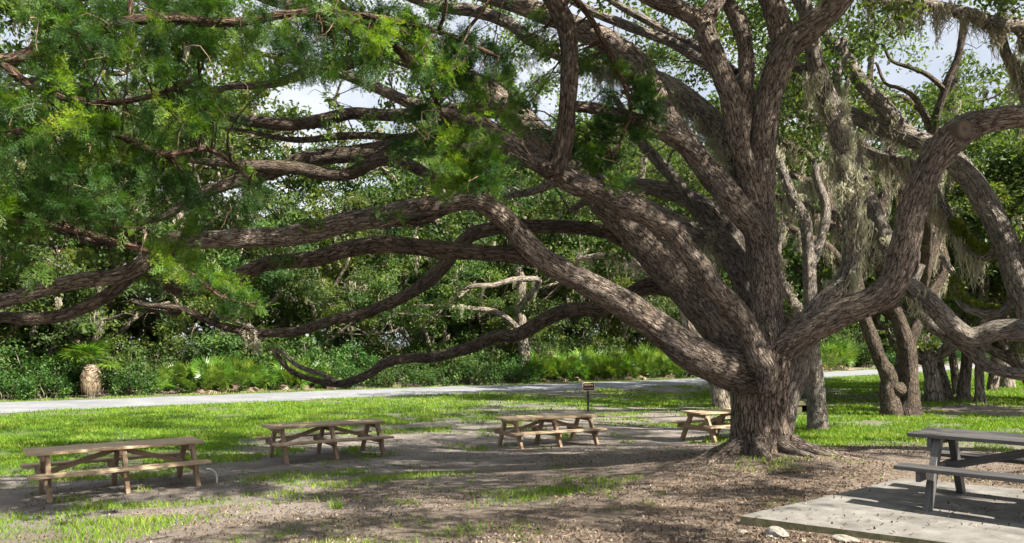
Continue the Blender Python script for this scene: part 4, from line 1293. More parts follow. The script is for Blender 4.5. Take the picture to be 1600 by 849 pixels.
def road_pt(s, off):
    """point s metres along the near road edge (0 = left of the frame), off metres beyond it"""
    L = np.concatenate([[0], np.cumsum(np.linalg.norm(np.diff(RN, axis=0), axis=1))])
    L0 = L[np.hypot(RN[:, 0] + 20.4, RN[:, 1] - 29.4).argmin()]
    k = np.abs(L - L0 - s).argmin()
    return RN[k] + RNORM[k] * off


def where(u):
    t = [(-60, "beyond the left edge of the picture"), (70, "at the far left edge"), (150, "above the left end of the nearest brown table"), (240, "behind the dead palm skirt"), (330, "above the right end of the nearest brown table"), (430, "behind the palmettos at left"),
         (520, "behind the second brown table"), (620, "above the right end of the second brown table"), (720, "in the gap between the second and third brown tables"), (800, "above the left end of the third table"), (870, "behind the third table"), (930, "behind the brown sign"),
         (1000, "right of the brown sign"), (1060, "left of the great oak's trunk"), (1140, "directly behind the partly hidden table"), (1230, "behind the great oak's trunk"), (1290, "behind the slim grey trunk"), (1350, "right of the slim grey trunk"), (1430, "behind the double stemmed oak"),
         (1500, "behind the cluster of trunks"), (1560, "right of the cluster of trunks"), (1640, "at the far right edge"), (9999, "beyond the right edge of the picture")]
    for a, s in t:
        if u < a:
            return s


protos = [grow_oak(101, 12.5, 14, .36, 1.6, .24, 120, 8, thin=.5), grow_oak(102, 14.5, 15, .40, 2.4, .24, 120, 7, thin=.2), grow_oak(103, 11, 13, .32, 1.2, .22, 130, 8, thin=.5), grow_oak(104, 15.5, 14, .38, 3.0, .25, 115, 7)]
protos += [grow_oak(105, 21, 18, .5, 4.0, .30, 140, 8, crad=1.3), grow_oak(106, 24, 19, .5, 5.0, .32, 140, 8, crad=1.35)]
used_p = [False] * 6
seen_labels = {}


def place_oak(k, x, y, s, rz, what):
    o = protos[k] if not used_p[k] else copy_tree(protos[k])
    used_p[k] = True
    o.location = (x, y, g1(x, y))
    o.scale = (s, s, s * (0.94 + 0.12 * ((x * 7.3) % 1)))
    o.rotation_euler = (0, 0, rz)
    lab = what + " " + where(float(project(np.array([x, y, 0]))[0]))
    tag(o, lab, "tree", "oaks of the woodland beyond the road")
    seen_labels.setdefault(lab, []).append(o)
    return o


rw = np.random.default_rng(77)
for i, s in enumerate(np.arange(-14, 118, 6.4)):
    off = ROADW + 6.5 + rw.uniform(0, 3)
    p = road_pt(s + rw.uniform(-1.5, 1.5), off)
    place_oak([2, 0, 2, 0, 1][i % 5], p[0], p[1], rw.uniform(.8, 1.0), rw.uniform(0, 6.28), "low roadside oak with moss")
for i, s in enumerate(np.arange(-22, 130, 7.6)):
    p = road_pt(s + rw.uniform(-2, 2), ROADW + 13 + rw.uniform(0, 4))
    u_ = float(project(np.array([p[0], p[1], 0]))[0])
    place_oak([1, 0, 3, 1][i % 4], p[0], p[1], rw.uniform(.95, 1.1) if 290 < u_ < 720 else rw.uniform(1.4, 1.65), rw.uniform(0, 6.28), "leafy oak of the second row")
for i, s in enumerate(np.arange(-30, 150, 9)):
    p = road_pt(s + rw.uniform(-2, 2), ROADW + 26 + rw.uniform(0, 6))
    u_ = float(project(np.array([p[0], p[1], 0]))[0])
    place_oak([5, 4][i % 2], p[0], p[1], rw.uniform(.78, .84) if 250 < u_ < 740 else rw.uniform(1.5, 1.75), rw.uniform(0, 6.28), "tall distant oak crown")
# oaks of the park on this side of the road, at right
for k, x, y, s, rz, lab in ((3, 14.6, 38, 1.15, .4, "spreading oak on the far lawn directly behind the great oak's trunk"), (1, 24, 33.5, .95, 1.9, "big leafy oak right of the cluster of trunks"),
                            (3, 31.5, 47, 1.2, 3.1, "tall oak by the road at the far right"), (2, 19.5, 34, 1.05, 5.0, "low leafy oak above the cluster of trunks"),
                            (0, 26, 25, 1.0, 4.0, "leafy oak beyond the right edge of the lawn"), (3, 22.3, 42, 1.2, .9, "broad oak behind the double stemmed oak's crown")):
    o = place_oak(k, x, y, s, rz, "")
    for ll in list(seen_labels):
        if o in seen_labels[ll]:
            seen_labels[ll].remove(o)
    tag(o, lab, "tree", "oaks on the lawn at right")
for lab, os_ in seen_labels.items():
    if len(os_) > 1:
        os_.sort(key=lambda o: o.location.x / o.location.y)
        for q, o in enumerate(os_):
            w_ = ["leftmost", "rightmost"] if len(os_) == 2 else ["leftmost", "middle", "rightmost"] if len(os_) == 3 else None
            if w_ is None:
                w_ = ["first", "second", "third", "fourth", "fifth", "sixth", "seventh"][:len(os_)]
                o["label"] = w_[q] + " from the left, " + lab
                w_ = None
            else:
                o["label"] = w_[q] + " " + lab


# ------------------------------------------------------------------ shrubs and palmettos of the verge
def make_shrub(seed, w_, h_, n, leaf, mat):
    rng = np.random.default_rng(seed)
    root = empty("shrub")
    wd = Wood()
    cc = []
    for i in range(16):
        a = rng.random() * 6.28
        r = w_ * .5 * rng.random() ** .6
        e = np.array([math.cos(a) * r, math.sin(a) * r, h_ * rng.uniform(.35, 1.0) * (1 - .35 * (r / (w_ * .5)) ** 2)])
        wd.add(crooked((math.cos(a) * .12, math.sin(a) * .12, -.1), e, rng, 2, .15), [.03, .025, .018, .01], seg=5, step=.3, lump=0, ridge=0)
        cc.append(e)
        cc.append(e * np.array([1, 1, .55]) + rng.normal(size=3) * .12)
    wd.build("stem", M['far_bark'], root)
    cc = np.array(cc)
    cc[:, 2] = np.maximum(cc[:, 2], .18)
    lp, tone = clump_points(cc, .30 * w_ * .6 * (.7 + .6 * rng.random(len(cc))), n // len(cc), rng, .8)
    lp[:, 2] = np.maximum(lp[:, 2], .02)
    tag(obj("foliage", leaf_mesh("foliage", lp, leaf * (.6 + .8 * rng.random(len(lp))), M[mat], rng, .55, .5, tone), root), kind="stuff")
    return root


def fan_mesh(name, mat, rng, n=22, R=.62, droop=.18):
    """palmetto fan: pleated leaflets radiating from the stalk's end"""
    V, fc, r = [], [], []
    for k in range(n):
        a = math.radians(-118 + 236 * k / (n - 1)) + rng.normal() * .03
        L = R * (0.72 + 0.28 * math.cos(a * .6)) * rng.uniform(.9, 1.08)
        d = np.array([math.sin(a), math.cos(a), 0.0])
        s = np.array([math.cos(a), -math.sin(a), 0.0])
        b0 = len(V)
        dz = -droop * L * rng.uniform(.5, 1.6)
        V += [d * .03, d * L * .45 + s * .026 * R / .62 + [0, 0, .02], d * L * .45 - s * .026 * R / .62 + [0, 0, .02], d * L + np.array([0, 0, dz])]
        fc += [(b0, b0 + 1, b0 + 2), (b0 + 1, b0 + 3, b0 + 2)]
        v_ = rng.random()
        r += [v_, v_]
    return mesh_np(name, np.array(V), np.array(fc), mat, False, fattr={'rnd': np.array(r)})


rf_ = np.random.default_rng(9)
FANS = [fan_mesh("frond", M['palmetto'], rf_) for _ in range(4)]
DEADF = [fan_mesh("dead_frond", M['dead_palm'], rf_, 16, .55, .5) for _ in range(2)]


def stalk_mesh(L):
    w = Wood()
    w.add(np.array([(0, 0, 0), (0, L * .5, .02), (0, L, 0)]), [.016, .012, .009], seg=5, step=.3, lump=0, ridge=0)
    V = np.vstack(w.V)
    return mesh_np("stalk", V, [np.vstack(x) for x in (w.Q, w.T) if x], M['palmetto'], True, fattr={'rnd': np.full(sum(len(np.vstack(x)) for x in (w.Q, w.T) if x), .4)})


STALK = stalk_mesh(1.0)


def palmetto(x, y, s, label, n=15, rng=rf_, dead=3, h=0.0):
    root = empty("saw_palmetto", (x, y, g1(x, y)))
    tag(root, label, "palmetto", "palmettos along the far verge")
    for k in range(n + dead):
        az = 6.283 * k * .381966 + rng.normal() * .3
        el = rng.uniform(.3, 1.35) if k < n else rng.uniform(-.5, .0)
        L = s * rng.uniform(.55, 1.0) * (1 if k < n else .6)
        st = obj("frond", FANS[k % 4] if k < n else DEADF[k % 2], root)
        d = np.array([math.cos(az) * math.cos(el), math.sin(az) * math.cos(el), math.sin(el)])
        p = d * L + np.array([0, 0, .15 + h])
        p[2] = max(p[2], .12)
        st.location = p
        tilt = Vector(d) + Vector((0, 0, .1 if k < n else -.25))
        st.rotation_euler = (tilt.to_track_quat('Y', 'Z') @ Quaternion((0, 1, 0), rng.normal() * .55) @ Quaternion((1, 0, 0), rng.uniform(-.1, .6))).to_euler()
        st.scale = (s * rng.uniform(.85, 1.2),) * 3
        sk = obj("stalk", STALK, st)
        inv = st.rotation_euler.to_matrix().to_3x3().inverted()
        v0 = inv @ (Vector((0, 0, .1 + h)) - Vector(p)) / st.scale[0]
        sk.location = v0
        sk.rotation_euler = (-v0).to_track_quat('Y', 'Z').to_euler()
        sk.scale = (1, v0.length, 1)
    return root


def verge(u, extra=0.0):
    """ground point just beyond the far road edge under column u"""
    d = np.linspace(20, 140, 3000)
    o = road_off((u - 800) / F * d, d)
    k = np.nonzero(o > ROADW + .8 + extra)[0]
    k = k[0] if len(k) else len(d) - 1
    return (u - 800) / F * d[k], d[k]


PALM = [(262, 2.2, 1.1, "at the left end of the left palmetto bank"), (296, 1.2, 1.35, "leftmost but one of the left bank"), (326, .9, 1.5, "in the middle of the left bank, in full sun"), (352, 1.6, 1.5, "tall at the back of the left bank"), (376, 1.0, 1.4, "right of the middle of the left bank"),
        (402, 1.8, 1.3, "at the right end of the left bank"), (452, 1.2, 1.3, "under the drooping tip of the lowest limb"), (480, 2.0, 1.4, "just right of the lowest limb's tip"), (512, 1.6, 1.2, "behind the lowest point of the low limb"),
        (842, 1.2, 1.5, "leftmost of the bank by the brown sign"), (868, 2.2, 1.8, "second from left of the bank by the sign"), (893, 1.2, 1.6, "directly left of the sign"), (920, 2.4, 1.9, "directly behind the sign"), (945, 1.2, 1.6, "first right of the sign"), (968, 2.2, 1.8, "second right of the sign"),
        (990, 1.2, 1.7, "third right of the sign"), (1014, 2.0, 1.9, "under the great oak's left limb"), (1038, 1.2, 1.6, "rightmost of the bank by the sign"), (1272, 1.0, 2.2, "left of the slim grey trunk beyond the road"), (1296, 1.6, 2.5, "tallest right of the slim grey trunk"), (1318, 1.0, 2.1, "last right of the slim grey trunk")]
for u, ex, s, lab in PALM:
    x, y = verge(u, ex)
    palmetto(x, y, s, "green fan palmetto " + lab, 16)

# small cabbage palm with a skirt of dead leaves, at left
x, y = verge(142, .6)
pr = empty("cabbage_palm", (x, y, g1(x, y)))
tag(pr, "short cabbage palm with a grey skirt of hanging dead leaves at left", "palm")
w = Wood()
w.add(np.array([(0, 0, -.2), (0, 0, .8), (.03, 0, 1.6)]), [.2, .17, .16], seg=14, step=.15, lump=.15, ridge=.02)
w.build("trunk", M['far_bark'], pr)
for k in range(34):
    az = k * 2.4
    o = obj("dead_frond", DEADF[k % 2], pr, (math.cos(az) * .30, math.sin(az) * .30, 1.5 - .22 * (k % 3)))
    o.rotation_euler = Vector((math.cos(az) * .42, math.sin(az) * .42, -1)).to_track_quat('Y', 'Z').to_euler()
    o.scale = (.85, 1.75, 1)
for k in range(18):
    az, el = k * 2.4, .1 + 1.2 * ((k * .37) % 1)
    d = Vector((math.cos(az) * math.cos(el), math.sin(az) * math.cos(el), math.sin(el)))
    o = obj("frond", FANS[k % 4], pr, d * .9 + Vector((0, 0, 1.6)))
    o.rotation_euler = (d + Vector((0, 0, -.3))).to_track_quat('Y', 'Z').to_euler()
    o.scale = (1.6, 1.6, 1.6)
    s_ = obj("stalk", STALK, o)
    v0 = o.rotation_euler.to_matrix().inverted() @ (-d * .9) / 1.6
    s_.location = v0
    s_.rotation_euler = (-v0).to_track_quat('Y', 'Z').to_euler()
    s_.scale = (1, v0.length, 1)

shr = [make_shrub(31, 3.0, 2.4, 3400, .15, 'shrub_leaf'), make_shrub(32, 3.4, 4.4, 4800, .17, 'far_leaf'), make_shrub(33, 2.4, 1.5, 2600, .13, 'shrub_leaf')]
ush = [False] * 3
SH = []
for i, u in enumerate(np.linspace(-130, 1720, 112)):
    ex = (0.9, 3.0, 6.0, 10.5)[i % 4] + rw.uniform(0, .8)
    near_palm = min(min(abs(u - p_[0]) for p_ in PALM), abs(u - 142) - 16) < 22
    if near_palm and ex < 3.2:
        ex += 3.2
    x, y = verge(u, ex)
    k = [2, 0, 1, 1][i % 4]
    o = shr[k] if not ush[k] else copy_tree(shr[k])
    ush[k] = True
    o.location = (x, y, g1(x, y))
    s = rw.uniform(.8, 1.25) * (1 + (y - 35) / 120)
    o.scale = (s, s, s * rw.uniform(.85, 1.15))
    o.rotation_euler = (0, 0, rw.uniform(0, 6.28))
    lab = ["small bright shrub", "rounded green shrub", "tall dark shrub", "dark shrub at the back"][i % 4] + " " + where(u)
    SH.append((lab, o))
byl = {}
for lab, o in SH:
    byl.setdefault(lab, []).append(o)
for lab, os_ in byl.items():
    for q, o in enumerate(os_):
        pre = "" if len(os_) == 1 else (["left ", "right "] if len(os_) == 2 else ["left ", "middle ", "right "] if len(os_) == 3 else [""] * len(os_))[q]
        tag(o, pre + lab, "shrub", "shrubs along the far verge")


# ------------------------------------------------------------------ red cedar overhanging from the left
def spray_template(rng):
    """flat feathery cedar spray, about 1 unit long along +Y"""
    V, fc = [], []

    def sliver(a, b, w):
        a, b = np.asarray(a, float), np.asarray(b, float)
        d = b - a
        s = np.array([d[1], -d[0], 0])
        s = s / (np.linalg.norm(s) + 1e-9) * w
        k = len(V)
        V.extend([a + s, b, a - s])
        fc.append((k, k + 1, k + 2))
    sliver((0, 0, 0), (0, 1, -.06), .014)
    for k in range(8):
        t = .06 + .115 * k
        sd = 1 if k % 2 else -1
        L = (.48 - .30 * t) * rng.uniform(.8, 1.15)
        a = math.radians(rng.uniform(32, 48))
        p0 = np.array([0, t, -.06 * t])
        d = np.array([sd * math.sin(a), math.cos(a), rng.normal() * .18])
        sliver(p0, p0 + d * L, .020)
        for j in range(2):
            q = p0 + d * L * (.30 + .34 * j)
            for s2 in (1, -1):
                a2 = math.atan2(d[0], d[1]) + s2 * .62
                sliver(q, q + np.array([math.sin(a2), math.cos(a2), rng.normal() * .22]) * L * (.50 - .1 * j), .018)
    return np.array(V), np.array(fc)


def cedar():
    rng = np.random.default_rng(88)
    bx, by = -8.3, 8.0
    base = np.array([bx, by, g1(bx, by)])
    root = empty("red_cedar", base)
    tag(root, "feathery green cedar overhanging the upper left of the picture", "tree")
    w = Wood()
    w.add(np.array([(bx, by, base[2] - .3), (bx, by, base[2] + .3), (bx + .1, by, 2.5), (bx + .3, by + .2, 5), (bx + .3, by + .3, 8), (bx + .5, by + .4, 11)]), [.42, .33, .28, .23, .15, .05], step=.1, lump=.1, seed=3)
    w.build("trunk", M['cedar_bark'], root, base)
    boughs = [[(-430, 130, 14, 8.3), (-150, 70, 12, 8.4), (0, 95, 10, 8.5), (110, 60, 9, 8.6), (230, 30, 8, 8.7), (360, 35, 7, 8.8), (480, 20, 6, 8.9), (600, 30, 5, 9), (700, 55, 4, 9), (780, 90, 3, 9.1)],
              [(-430, 260, 13, 8.3), (-150, 225, 10, 8.3), (0, 215, 8, 8.3), (90, 190, 7, 8.3), (170, 205, 6, 8.3), (250, 240, 5, 8.4), (330, 235, 4, 8.5), (390, 280, 3, 8.6)],
              [(-430, 330, 12, 8.3), (-180, 330, 9, 8.2), (-20, 340, 7, 8.2), (80, 350, 6, 8.2), (170, 375, 5, 8.3), (250, 400, 5, 8.4), (300, 430, 4, 8.5), (350, 465, 3, 8.6), (400, 480, 2, 8.7)],
              [(-430, 30, 14, 8.3), (-100, -60, 12, 8.6), (150, -90, 10, 8.8), (400, -80, 9, 9.1), (650, -60, 8, 9.4), (800, -60, 7, 10.2), (900, 0, 5, 11.0), (955, 90, 4, 11.4), (985, 170, 3, 11.5), (960, 240, 2, 11.5)],
              [(400, -80, 8, 9.1), (520, 0, 7, 9.4), (600, 60, 6, 9.6), (660, 120, 5, 9.7), (690, 180, 4, 9.8), (710, 235, 3, 9.8), (740, 270, 2, 9.9)],
              [(-430, 0, 14, 8.3), (-200, -120, 11, 7.6), (60, -200, 9, 7), (350, -240, 8, 6.6), (600, -230, 6, 6.4)],
              [(110, 60, 6, 8.6), (190, 100, 5, 8.8), (205, 20, 4, 8.9), (195, -40, 3, 8.9)],
              [(0, 95, 7, 8.5), (60, 140, 6, 8.5), (150, 160, 5, 8.6), (240, 150, 4, 8.7), (310, 120, 3, 8.8)]]
    S = []
    for k, bl in enumerate(boughs):
        pts, rad = px(bl)
        w = Wood()
        w.add(pts, rad, step=.08, lump=.12, ridge=.012, seed=40 + k, seg=12)
        w.build("bough", M['cedar_bark'], root, base)
        q, r = spline(pts, .15, rad)
        S.append(np.c_[q, r])
    S = np.vstack(S)
    CL = [(60, 60, 90, 70, 9), (180, 45, 90, 55, 9), (310, 40, 90, 45, 9), (50, 170, 80, 60, 9), (160, 160, 80, 55, 8), (285, 140, 45, 50, 4), (40, 270, 70, 55, 8), (140, 265, 90, 60, 11), (250, 265, 80, 55, 9), (335, 205, 40, 45, 4),
          (90, 345, 110, 28, 7), (290, 330, 50, 35, 4), (410, 80, 55, 38, 6), (470, 30, 65, 35, 6), (570, 40, 80, 40, 9), (555, 105, 60, 24, 4), (650, 60, 75, 48, 9), (700, 130, 65, 55, 8), (765, 90, 50, 45, 5), (655, 205, 48, 40, 5), (720, 225, 70, 38, 7),
          (760, 268, 50, 25, 4), (805, 150, 50, 55, 6), (700, 292, 55, 16, 3), (935, 120, 45, 38, 4), (975, 190, 62, 48, 8), (1015, 130, 32, 45, 4), (925, 230, 48, 44, 6), (955, 275, 45, 35, 4), (355, 470, 50, 22, 4), (310, 430, 50, 26, 3),
          (265, 400, 45, 24, 3), (375, 300, 45, 25, 3), (600, 75, 50, 22, 3), (20, 420, 40, 30, 2), (10, 330, 60, 40, 5), (-60, 150, 60, 120, 8), (-60, 330, 60, 70, 5), (470, 110, 40, 22, 3), (830, 70, 40, 40, 3), (240, 110, 60, 25, 3)]
    pos, axs = [], []
    tw = Wood()
    rngt = np.random.default_rng(4)
    for (u, v, ru, rv, n) in CL:
        d0 = 8.3 + 1.4 * max(0, min(1, u / 900)) + (1.9 if u > 795 else 0)
        for i in range(int(n * 2.5)):
            a, rr = rng.random() * 6.28, rng.random() ** .5
            c = P(u + ru * rr * math.cos(a), v + rv * rr * math.sin(a), d0 + rng.normal() * (.55 if u < 795 else .25))
            dd = np.linalg.norm(S[:, :3] - c, axis=1)
            s = S[dd.argmin()]
            L = dd.min()
            q = crooked(s[:3], c, rng, 2, .18, .06)
            tw.add(q, np.linspace(min(s[3] * .6, .006 + .007 * L), .003, len(q)), seg=4, step=.25, lump=0, ridge=0)
            ax0 = (c - s[:3]) / (L + 1e-6) + np.array([.2, -.1, -.25])
            k = 24
            tpos = rng.random(k) ** .7
            Q, _ = spline(q, .05)
            on = Q[(len(Q) * (.45 + .549 * tpos)).astype(int).clip(0, len(Q) - 1)]
            pos.append(np.vstack([on, np.repeat(c[None], 3, 0)]) + rng.normal(size=(k + 3, 3)) * .03)
            axs.append(ax0 * .8 + rand_dirs(k + 3, rng) * 1.0)
    # bare dead twigs
    dt = Wood()
    for (u, v, ru, rv, n) in CL:
        for i in range(int(n * .5)):
            d0 = 8.2 + 1.4 * max(0, min(1, u / 900)) + (1.9 if u > 795 else 0) + rng.normal() * .4
            c = P(u + ru * rng.normal() * .6, v + rv * rng.normal() * .6, d0)
            e = c + rand_dirs(1, rng)[0] * np.array([.8, .5, .55]) * rng.uniform(.4, 1.0) + np.array([.1, 0, -.12])
            q = crooked(c, e, rng, 3, .22, .1)
            dt.add(q, np.linspace(.007, .002, len(q)), seg=4, step=.12, lump=0, ridge=0, seed=i)
    tag(dt.build("dead_twigs", M['dead_twig'], root, base), kind="stuff")
    # crown overhead, out of the frame
    m = 45
    c = np.stack([rng.uniform(-9.5, 2.5, m), rng.uniform(3.5, 9.5, m), rng.uniform(5.6, 9.5, m)], 1)
    uu, vv = project(c)
    c = c[(vv < -40) & (fbm(c * .5, 2) > .47)]
    for ci in c:
        dd = np.linalg.norm(S[:, :3] - ci, axis=1)
        s = S[dd.argmin()]
        q = crooked(s[:3], ci, rng, 2, .15, .05)
        tw.add(q, np.linspace(.03, .005, len(q)), seg=4, step=.4, lump=0, ridge=0)
        pos.append(ci + rng.normal(size=(14, 3)) * np.array([.4, .4, .2]))
        axs.append(rand_dirs(14, rng) + np.array([.1, 0, -.2]))
    tag(tw.build("twigs", M['cedar_bark'], root, base), kind="stuff")
    pos, axs = np.vstack(pos), np.vstack(axs)
    axs /= np.linalg.norm(axs, axis=1)[:, None]
    n = len(pos)
    nr = rand_dirs(n, rng)
    nr[:, 2] += .6
    sd = np.cross(axs, nr)
    sd /= np.linalg.norm(sd, axis=1)[:, None] + 1e-9
    nn = np.cross(sd, axs)
    sz = rng.uniform(.11, .25, n)
    tp = [spray_template(rng) for _ in range(5)]
    kind = rng.integers(0, 5, n)
    for k in range(5):
        I = np.nonzero(kind == k)[0]
        V0, f0 = tp[k]
        V = pos[I, None] + sz[I, None, None] * (V0[None, :, 0:1] * sd[I, None] + V0[None, :, 1:2] * axs[I, None] + V0[None, :, 2:3] * nn[I, None])
        fc = (f0[None] + (np.arange(len(I)) * len(V0))[:, None, None]).reshape(-1, 3)
        tn = np.clip((fbm(pos[I] * 1.5 + 3, 2) - .5) * 2.6 + .42, 0, 1)
        r = np.repeat(np.clip(tn * .62 + rng.random(len(I)) * .33, 0, 1), len(f0)) + rng.random(len(fc)) * .05
        me = mesh_np("foliage", V.reshape(-1, 3) - base, fc, M['cedar_leaf'], False, fattr={'rnd': r})
        tag(obj("foliage", me, root), kind="stuff")
    print("cedar sprays", n, "faces", n * len(tp[0][1]))


cedar()


# ------------------------------------------------------------------ picnic tables
def box_mesh(name, sx, sy, sz, mat, bev=.004):
    """bevelled board centred on its origin"""
    me = bpy.data.meshes.new(name)
    V, x = [], (sx / 2, sy / 2, sz / 2)
    import bmesh
    bm = bmesh.new()
    bmesh.ops.create_cube(bm, size=1.0)
    bmesh.ops.scale(bm, vec=(sx, sy, sz), verts=bm.verts)
    bmesh.ops.bevel(bm, geom=bm.edges[:], offset=bev, segments=1, affect='EDGES')
    bm.to_mesh(me)
    bm.free()
    me.materials.append(mat)
    return me


def bar(name, a, b, wid, thk, mat, parent, side):
    """board from a to b; `side` is the direction of its thickness"""
    a, b = Vector(a), Vector(b)
    o = obj(name, box_mesh(name, (b - a).length, thk, wid, mat), parent, (a + b) / 2)
    X = (b - a).normalized()
    Y = Vector(side)
    Y = (Y - X * Y.dot(X)).normalized()
    Z = X.cross(Y)
    from mathutils import Matrix
    o.rotation_euler = Matrix((X, Y, Z)).transposed().to_euler()
    return o


def make_table(mat, tmat):
    rng = np.random.default_rng(3)
    root = empty("picnic_table")
    L, W = 2.62, .80
    pw = W / 5
    pm = box_mesh("top_plank", L, pw - .008, .042, tmat, .005)
    for k in range(5):
        o = obj("top_plank", pm, root, ((rng.random() - .5) * .016, -W / 2 + pw * (k + .5), .74 + (rng.random() - .5) * .004))
        o.rotation_euler = (0, (rng.random() - .5) * .003, (rng.random() - .5) * .002)
    sm = box_mesh("seat_plank", L + .03, .128, .042, tmat, .005)
    for sgn in (-1, 1):
        for k in range(2):
            obj("seat_plank", sm, root, ((rng.random() - .5) * .016, sgn * (.602 + .134 * k), .431 + (rng.random() - .5) * .004))
    for x in (-1.09, 0.0, 1.09):
        for sgn in (-1, 1):
            bar("leg", (x + .045, sgn * .26, .718), (x + .045, sgn * .68, -.06), .12, .07, mat, root, (1, 0, 0))
        bar("cross_beam", (x - .015, -.37, .668), (x - .015, .37, .668), .098, .044, mat, root, (1, 0, 0))
        bar("seat_beam", (x - .015, -.76, .352), (x - .015, .76, .352), .11, .044, mat, root, (1, 0, 0))
    for sgn in (-1, 1):
        bar("brace", (sgn * .06, 0, .676), (sgn * 1.035, 0, .385), .082, .044, mat, root, (0, 1, 0))
    return root


TB = make_table(M['table_brown'], M['table_top'])
TPOS = [(-6.712, 12.523, .66, -.746, "longest brown picnic table, nearest at the left with grass behind it"), (-4.214, 16.615, .576, -.808, "brown picnic table second from left, its left end in the lawn"), (.894, 19.017, .462, -.884, "brown picnic table standing in front of the small brown sign"), (5.707, 19.217, .436, -.747, "brown picnic table half hidden behind the great oak's trunk")]
for i, (x, y, rz, z, lab) in enumerate(TPOS):
    o = TB if i == 0 else copy_tree(TB)
    o.location = (x, y, z)
    o.rotation_euler = (0, 0, rz)
    tag(o, lab, "picnic table", "picnic tables")
TG = make_table(M['table_grey'], M['table_grey'])
TG.location = (5.52, 7.38, -.012)
TG.rotation_euler = (0, 0, -.78)
tag(TG, "dark grey picnic table standing on the concrete pad at right", "picnic table", "picnic tables")


# ------------------------------------------------------------------ sign, posts, small things
def text_mesh(body, size):
    c = bpy.data.curves.new("lettering", 'FONT')
    c.body = body
    c.size = size
    c.align_x = 'CENTER'
    c.align_y = 'CENTER'
    c.extrude = .0015
    c.offset = .0
    o = bpy.data.objects.new("tmp", c)
    col.objects.link(o)
    dg = bpy.context.evaluated_depsgraph_get()
    me = bpy.data.meshes.new_from_object(o.evaluated_get(dg))
    bpy.data.objects.remove(o)
    me.materials.clear()
    me.materials.append(M['sign_cream'])
    return me


def rounded_plate(name, w_, h_, t, r, mat):
    import bmesh
    bm = bmesh.new()
    vs = []
    for cx, cz, a0 in ((w_ / 2 - r, h_ / 2 - r, 0), (-w_ / 2 + r, h_ / 2 - r, 90), (-w_ / 2 + r, -h_ / 2 + r, 180), (w_ / 2 - r, -h_ / 2 + r, 270)):
        for k in range(6):
            a = math.radians(a0 + 18 * k)
            vs.append(bm.verts.new((cx + r * math.cos(a), 0, cz + r * math.sin(a))))
    f = bm.faces.new(vs)
    e = bmesh.ops.extrude_face_region(bm, geom=[f])
    bmesh.ops.translate(bm, vec=(0, t, 0), verts=[v for v in e['geom'] if isinstance(v, bmesh.types.BMVert)])
    bmesh.ops.recalc_face_normals(bm, faces=bm.faces[:])
    me = bpy.data.meshes.new(name)
    bm.to_mesh(me)
    bm.free()
    me.materials.append(mat)
    return me


def post_mesh(name, w_, d_, h_, mat):
    return box_mesh(name, w_, d_, h_, mat, .006)


sb = ghit(919, 643)
ds = sb[1]
k_ = ds / F
sg = empty("sign", sb, 0.03)
tag(sg, "small brown sign with cream lettering on a dark post near the road", "sign")
wS, hS = 18.6 * k_, 13.0 * k_
top = (643 - 598.0) * k_
obj("post", post_mesh("post", .075, .05, top - .03, M['post_dark']), sg, (0, .04, (top - .03) / 2 - .03))
pl = obj("sign_board", rounded_plate("sign_board", wS, hS, .012, .05, M['sign_cream']), sg, (0.02, 0, top - hS / 2))
obj("panel", rounded_plate("panel", wS - .036, hS - .036, .004, .035, M['sign_brown']), pl, (0, -.0045, 0))
for txt, z in (("NO FIRES", hS * .19), ("OR GRILLS", -hS * .19)):
    o = obj("lettering", text_mesh(txt, hS * .21), pl, (0, -.0065, z))
    o.rotation_euler = (math.radians(90), 0, 0)
    wd_ = max(v.co.x for v in o.data.vertices) - min(v.co.x for v in o.data.vertices)
    o.scale = (wS * (.70 if z > 0 else .78) / wd_, 1.1, 1)

pb = ghit(1252, 645)
po = obj("marker_post", None)
bpy.data.objects.remove(po)
po = empty("marker_post", pb + np.array([.05, 1.0, 0]))
tag(po, "slim black post standing between the great oak and the slim grey trunk", "post")
hp_ = (645 - 587) * pb[1] / F
obj("shaft", post_mesh("shaft", .075, .06, hp_, M['post_dark']), po, (0, 0, hp_ / 2 - .05))
obj("cap", post_mesh("cap", .09, .075, .03, M['post_dark']), po, (0, 0, hp_ - .05 + .012))
# low mossy concrete drain box
bx_ = empty("drain_box", pb, .1)
tag(bx_, "low mossy concrete drain box with a dark opening behind the great oak", "drain box")
s_ = pb[1] / F
obj("lid", box_mesh("lid", 34 * s_, .9, 7 * s_, M['mossy_concrete'], .012), bx_, (0, 0, 16 * s_))
for sx in (-11.5, 11.5):
    obj("side_wall", box_mesh("side_wall", 9 * s_, .8, 13.5 * s_, M['mossy_concrete'], .012), bx_, (sx * s_, 0, 5.7 * s_))
obj("back_wall", box_mesh("back_wall", 15 * s_, .12, 13 * s_, M['opening_shade'], .01), bx_, (0, .3, 5.5 * s_))  # wall coloured near-black to paint the opening's inner shade


def rock(name, u, v, w_, h_, dpt, label, seed):
    import bmesh
    bm = bmesh.new()
    bmesh.ops.create_icosphere(bm, subdivisions=3, radius=1)
    co = np.array([v_.co[:] for v_ in bm.verts])
    r = 0.6 + .8 * fbm(co * 1.5 + seed, 3)
    co = co * r[:, None]
    co = (co + .18 * np.stack([fbm(co * 3 + seed + q_, 2) - .5 for q_ in (1, 5, 9)], 1) * 2) * np.array([w_ / 2, dpt / 2, h_ / 2])
    for v_, c in zip(bm.verts, co):
        v_.co = c
    me = bpy.data.meshes.new(name)
    bm.to_mesh(me)
    bm.free()
    me.materials.append(M['rock'])
    p = ghit(u, v)
    o = obj(name, me, None, p + np.array([0, 0, h_ * .12]))
    o.rotation_euler = (0, 0, seed)
    tag(o, label, "rock", "rocks by the pad")
    return o


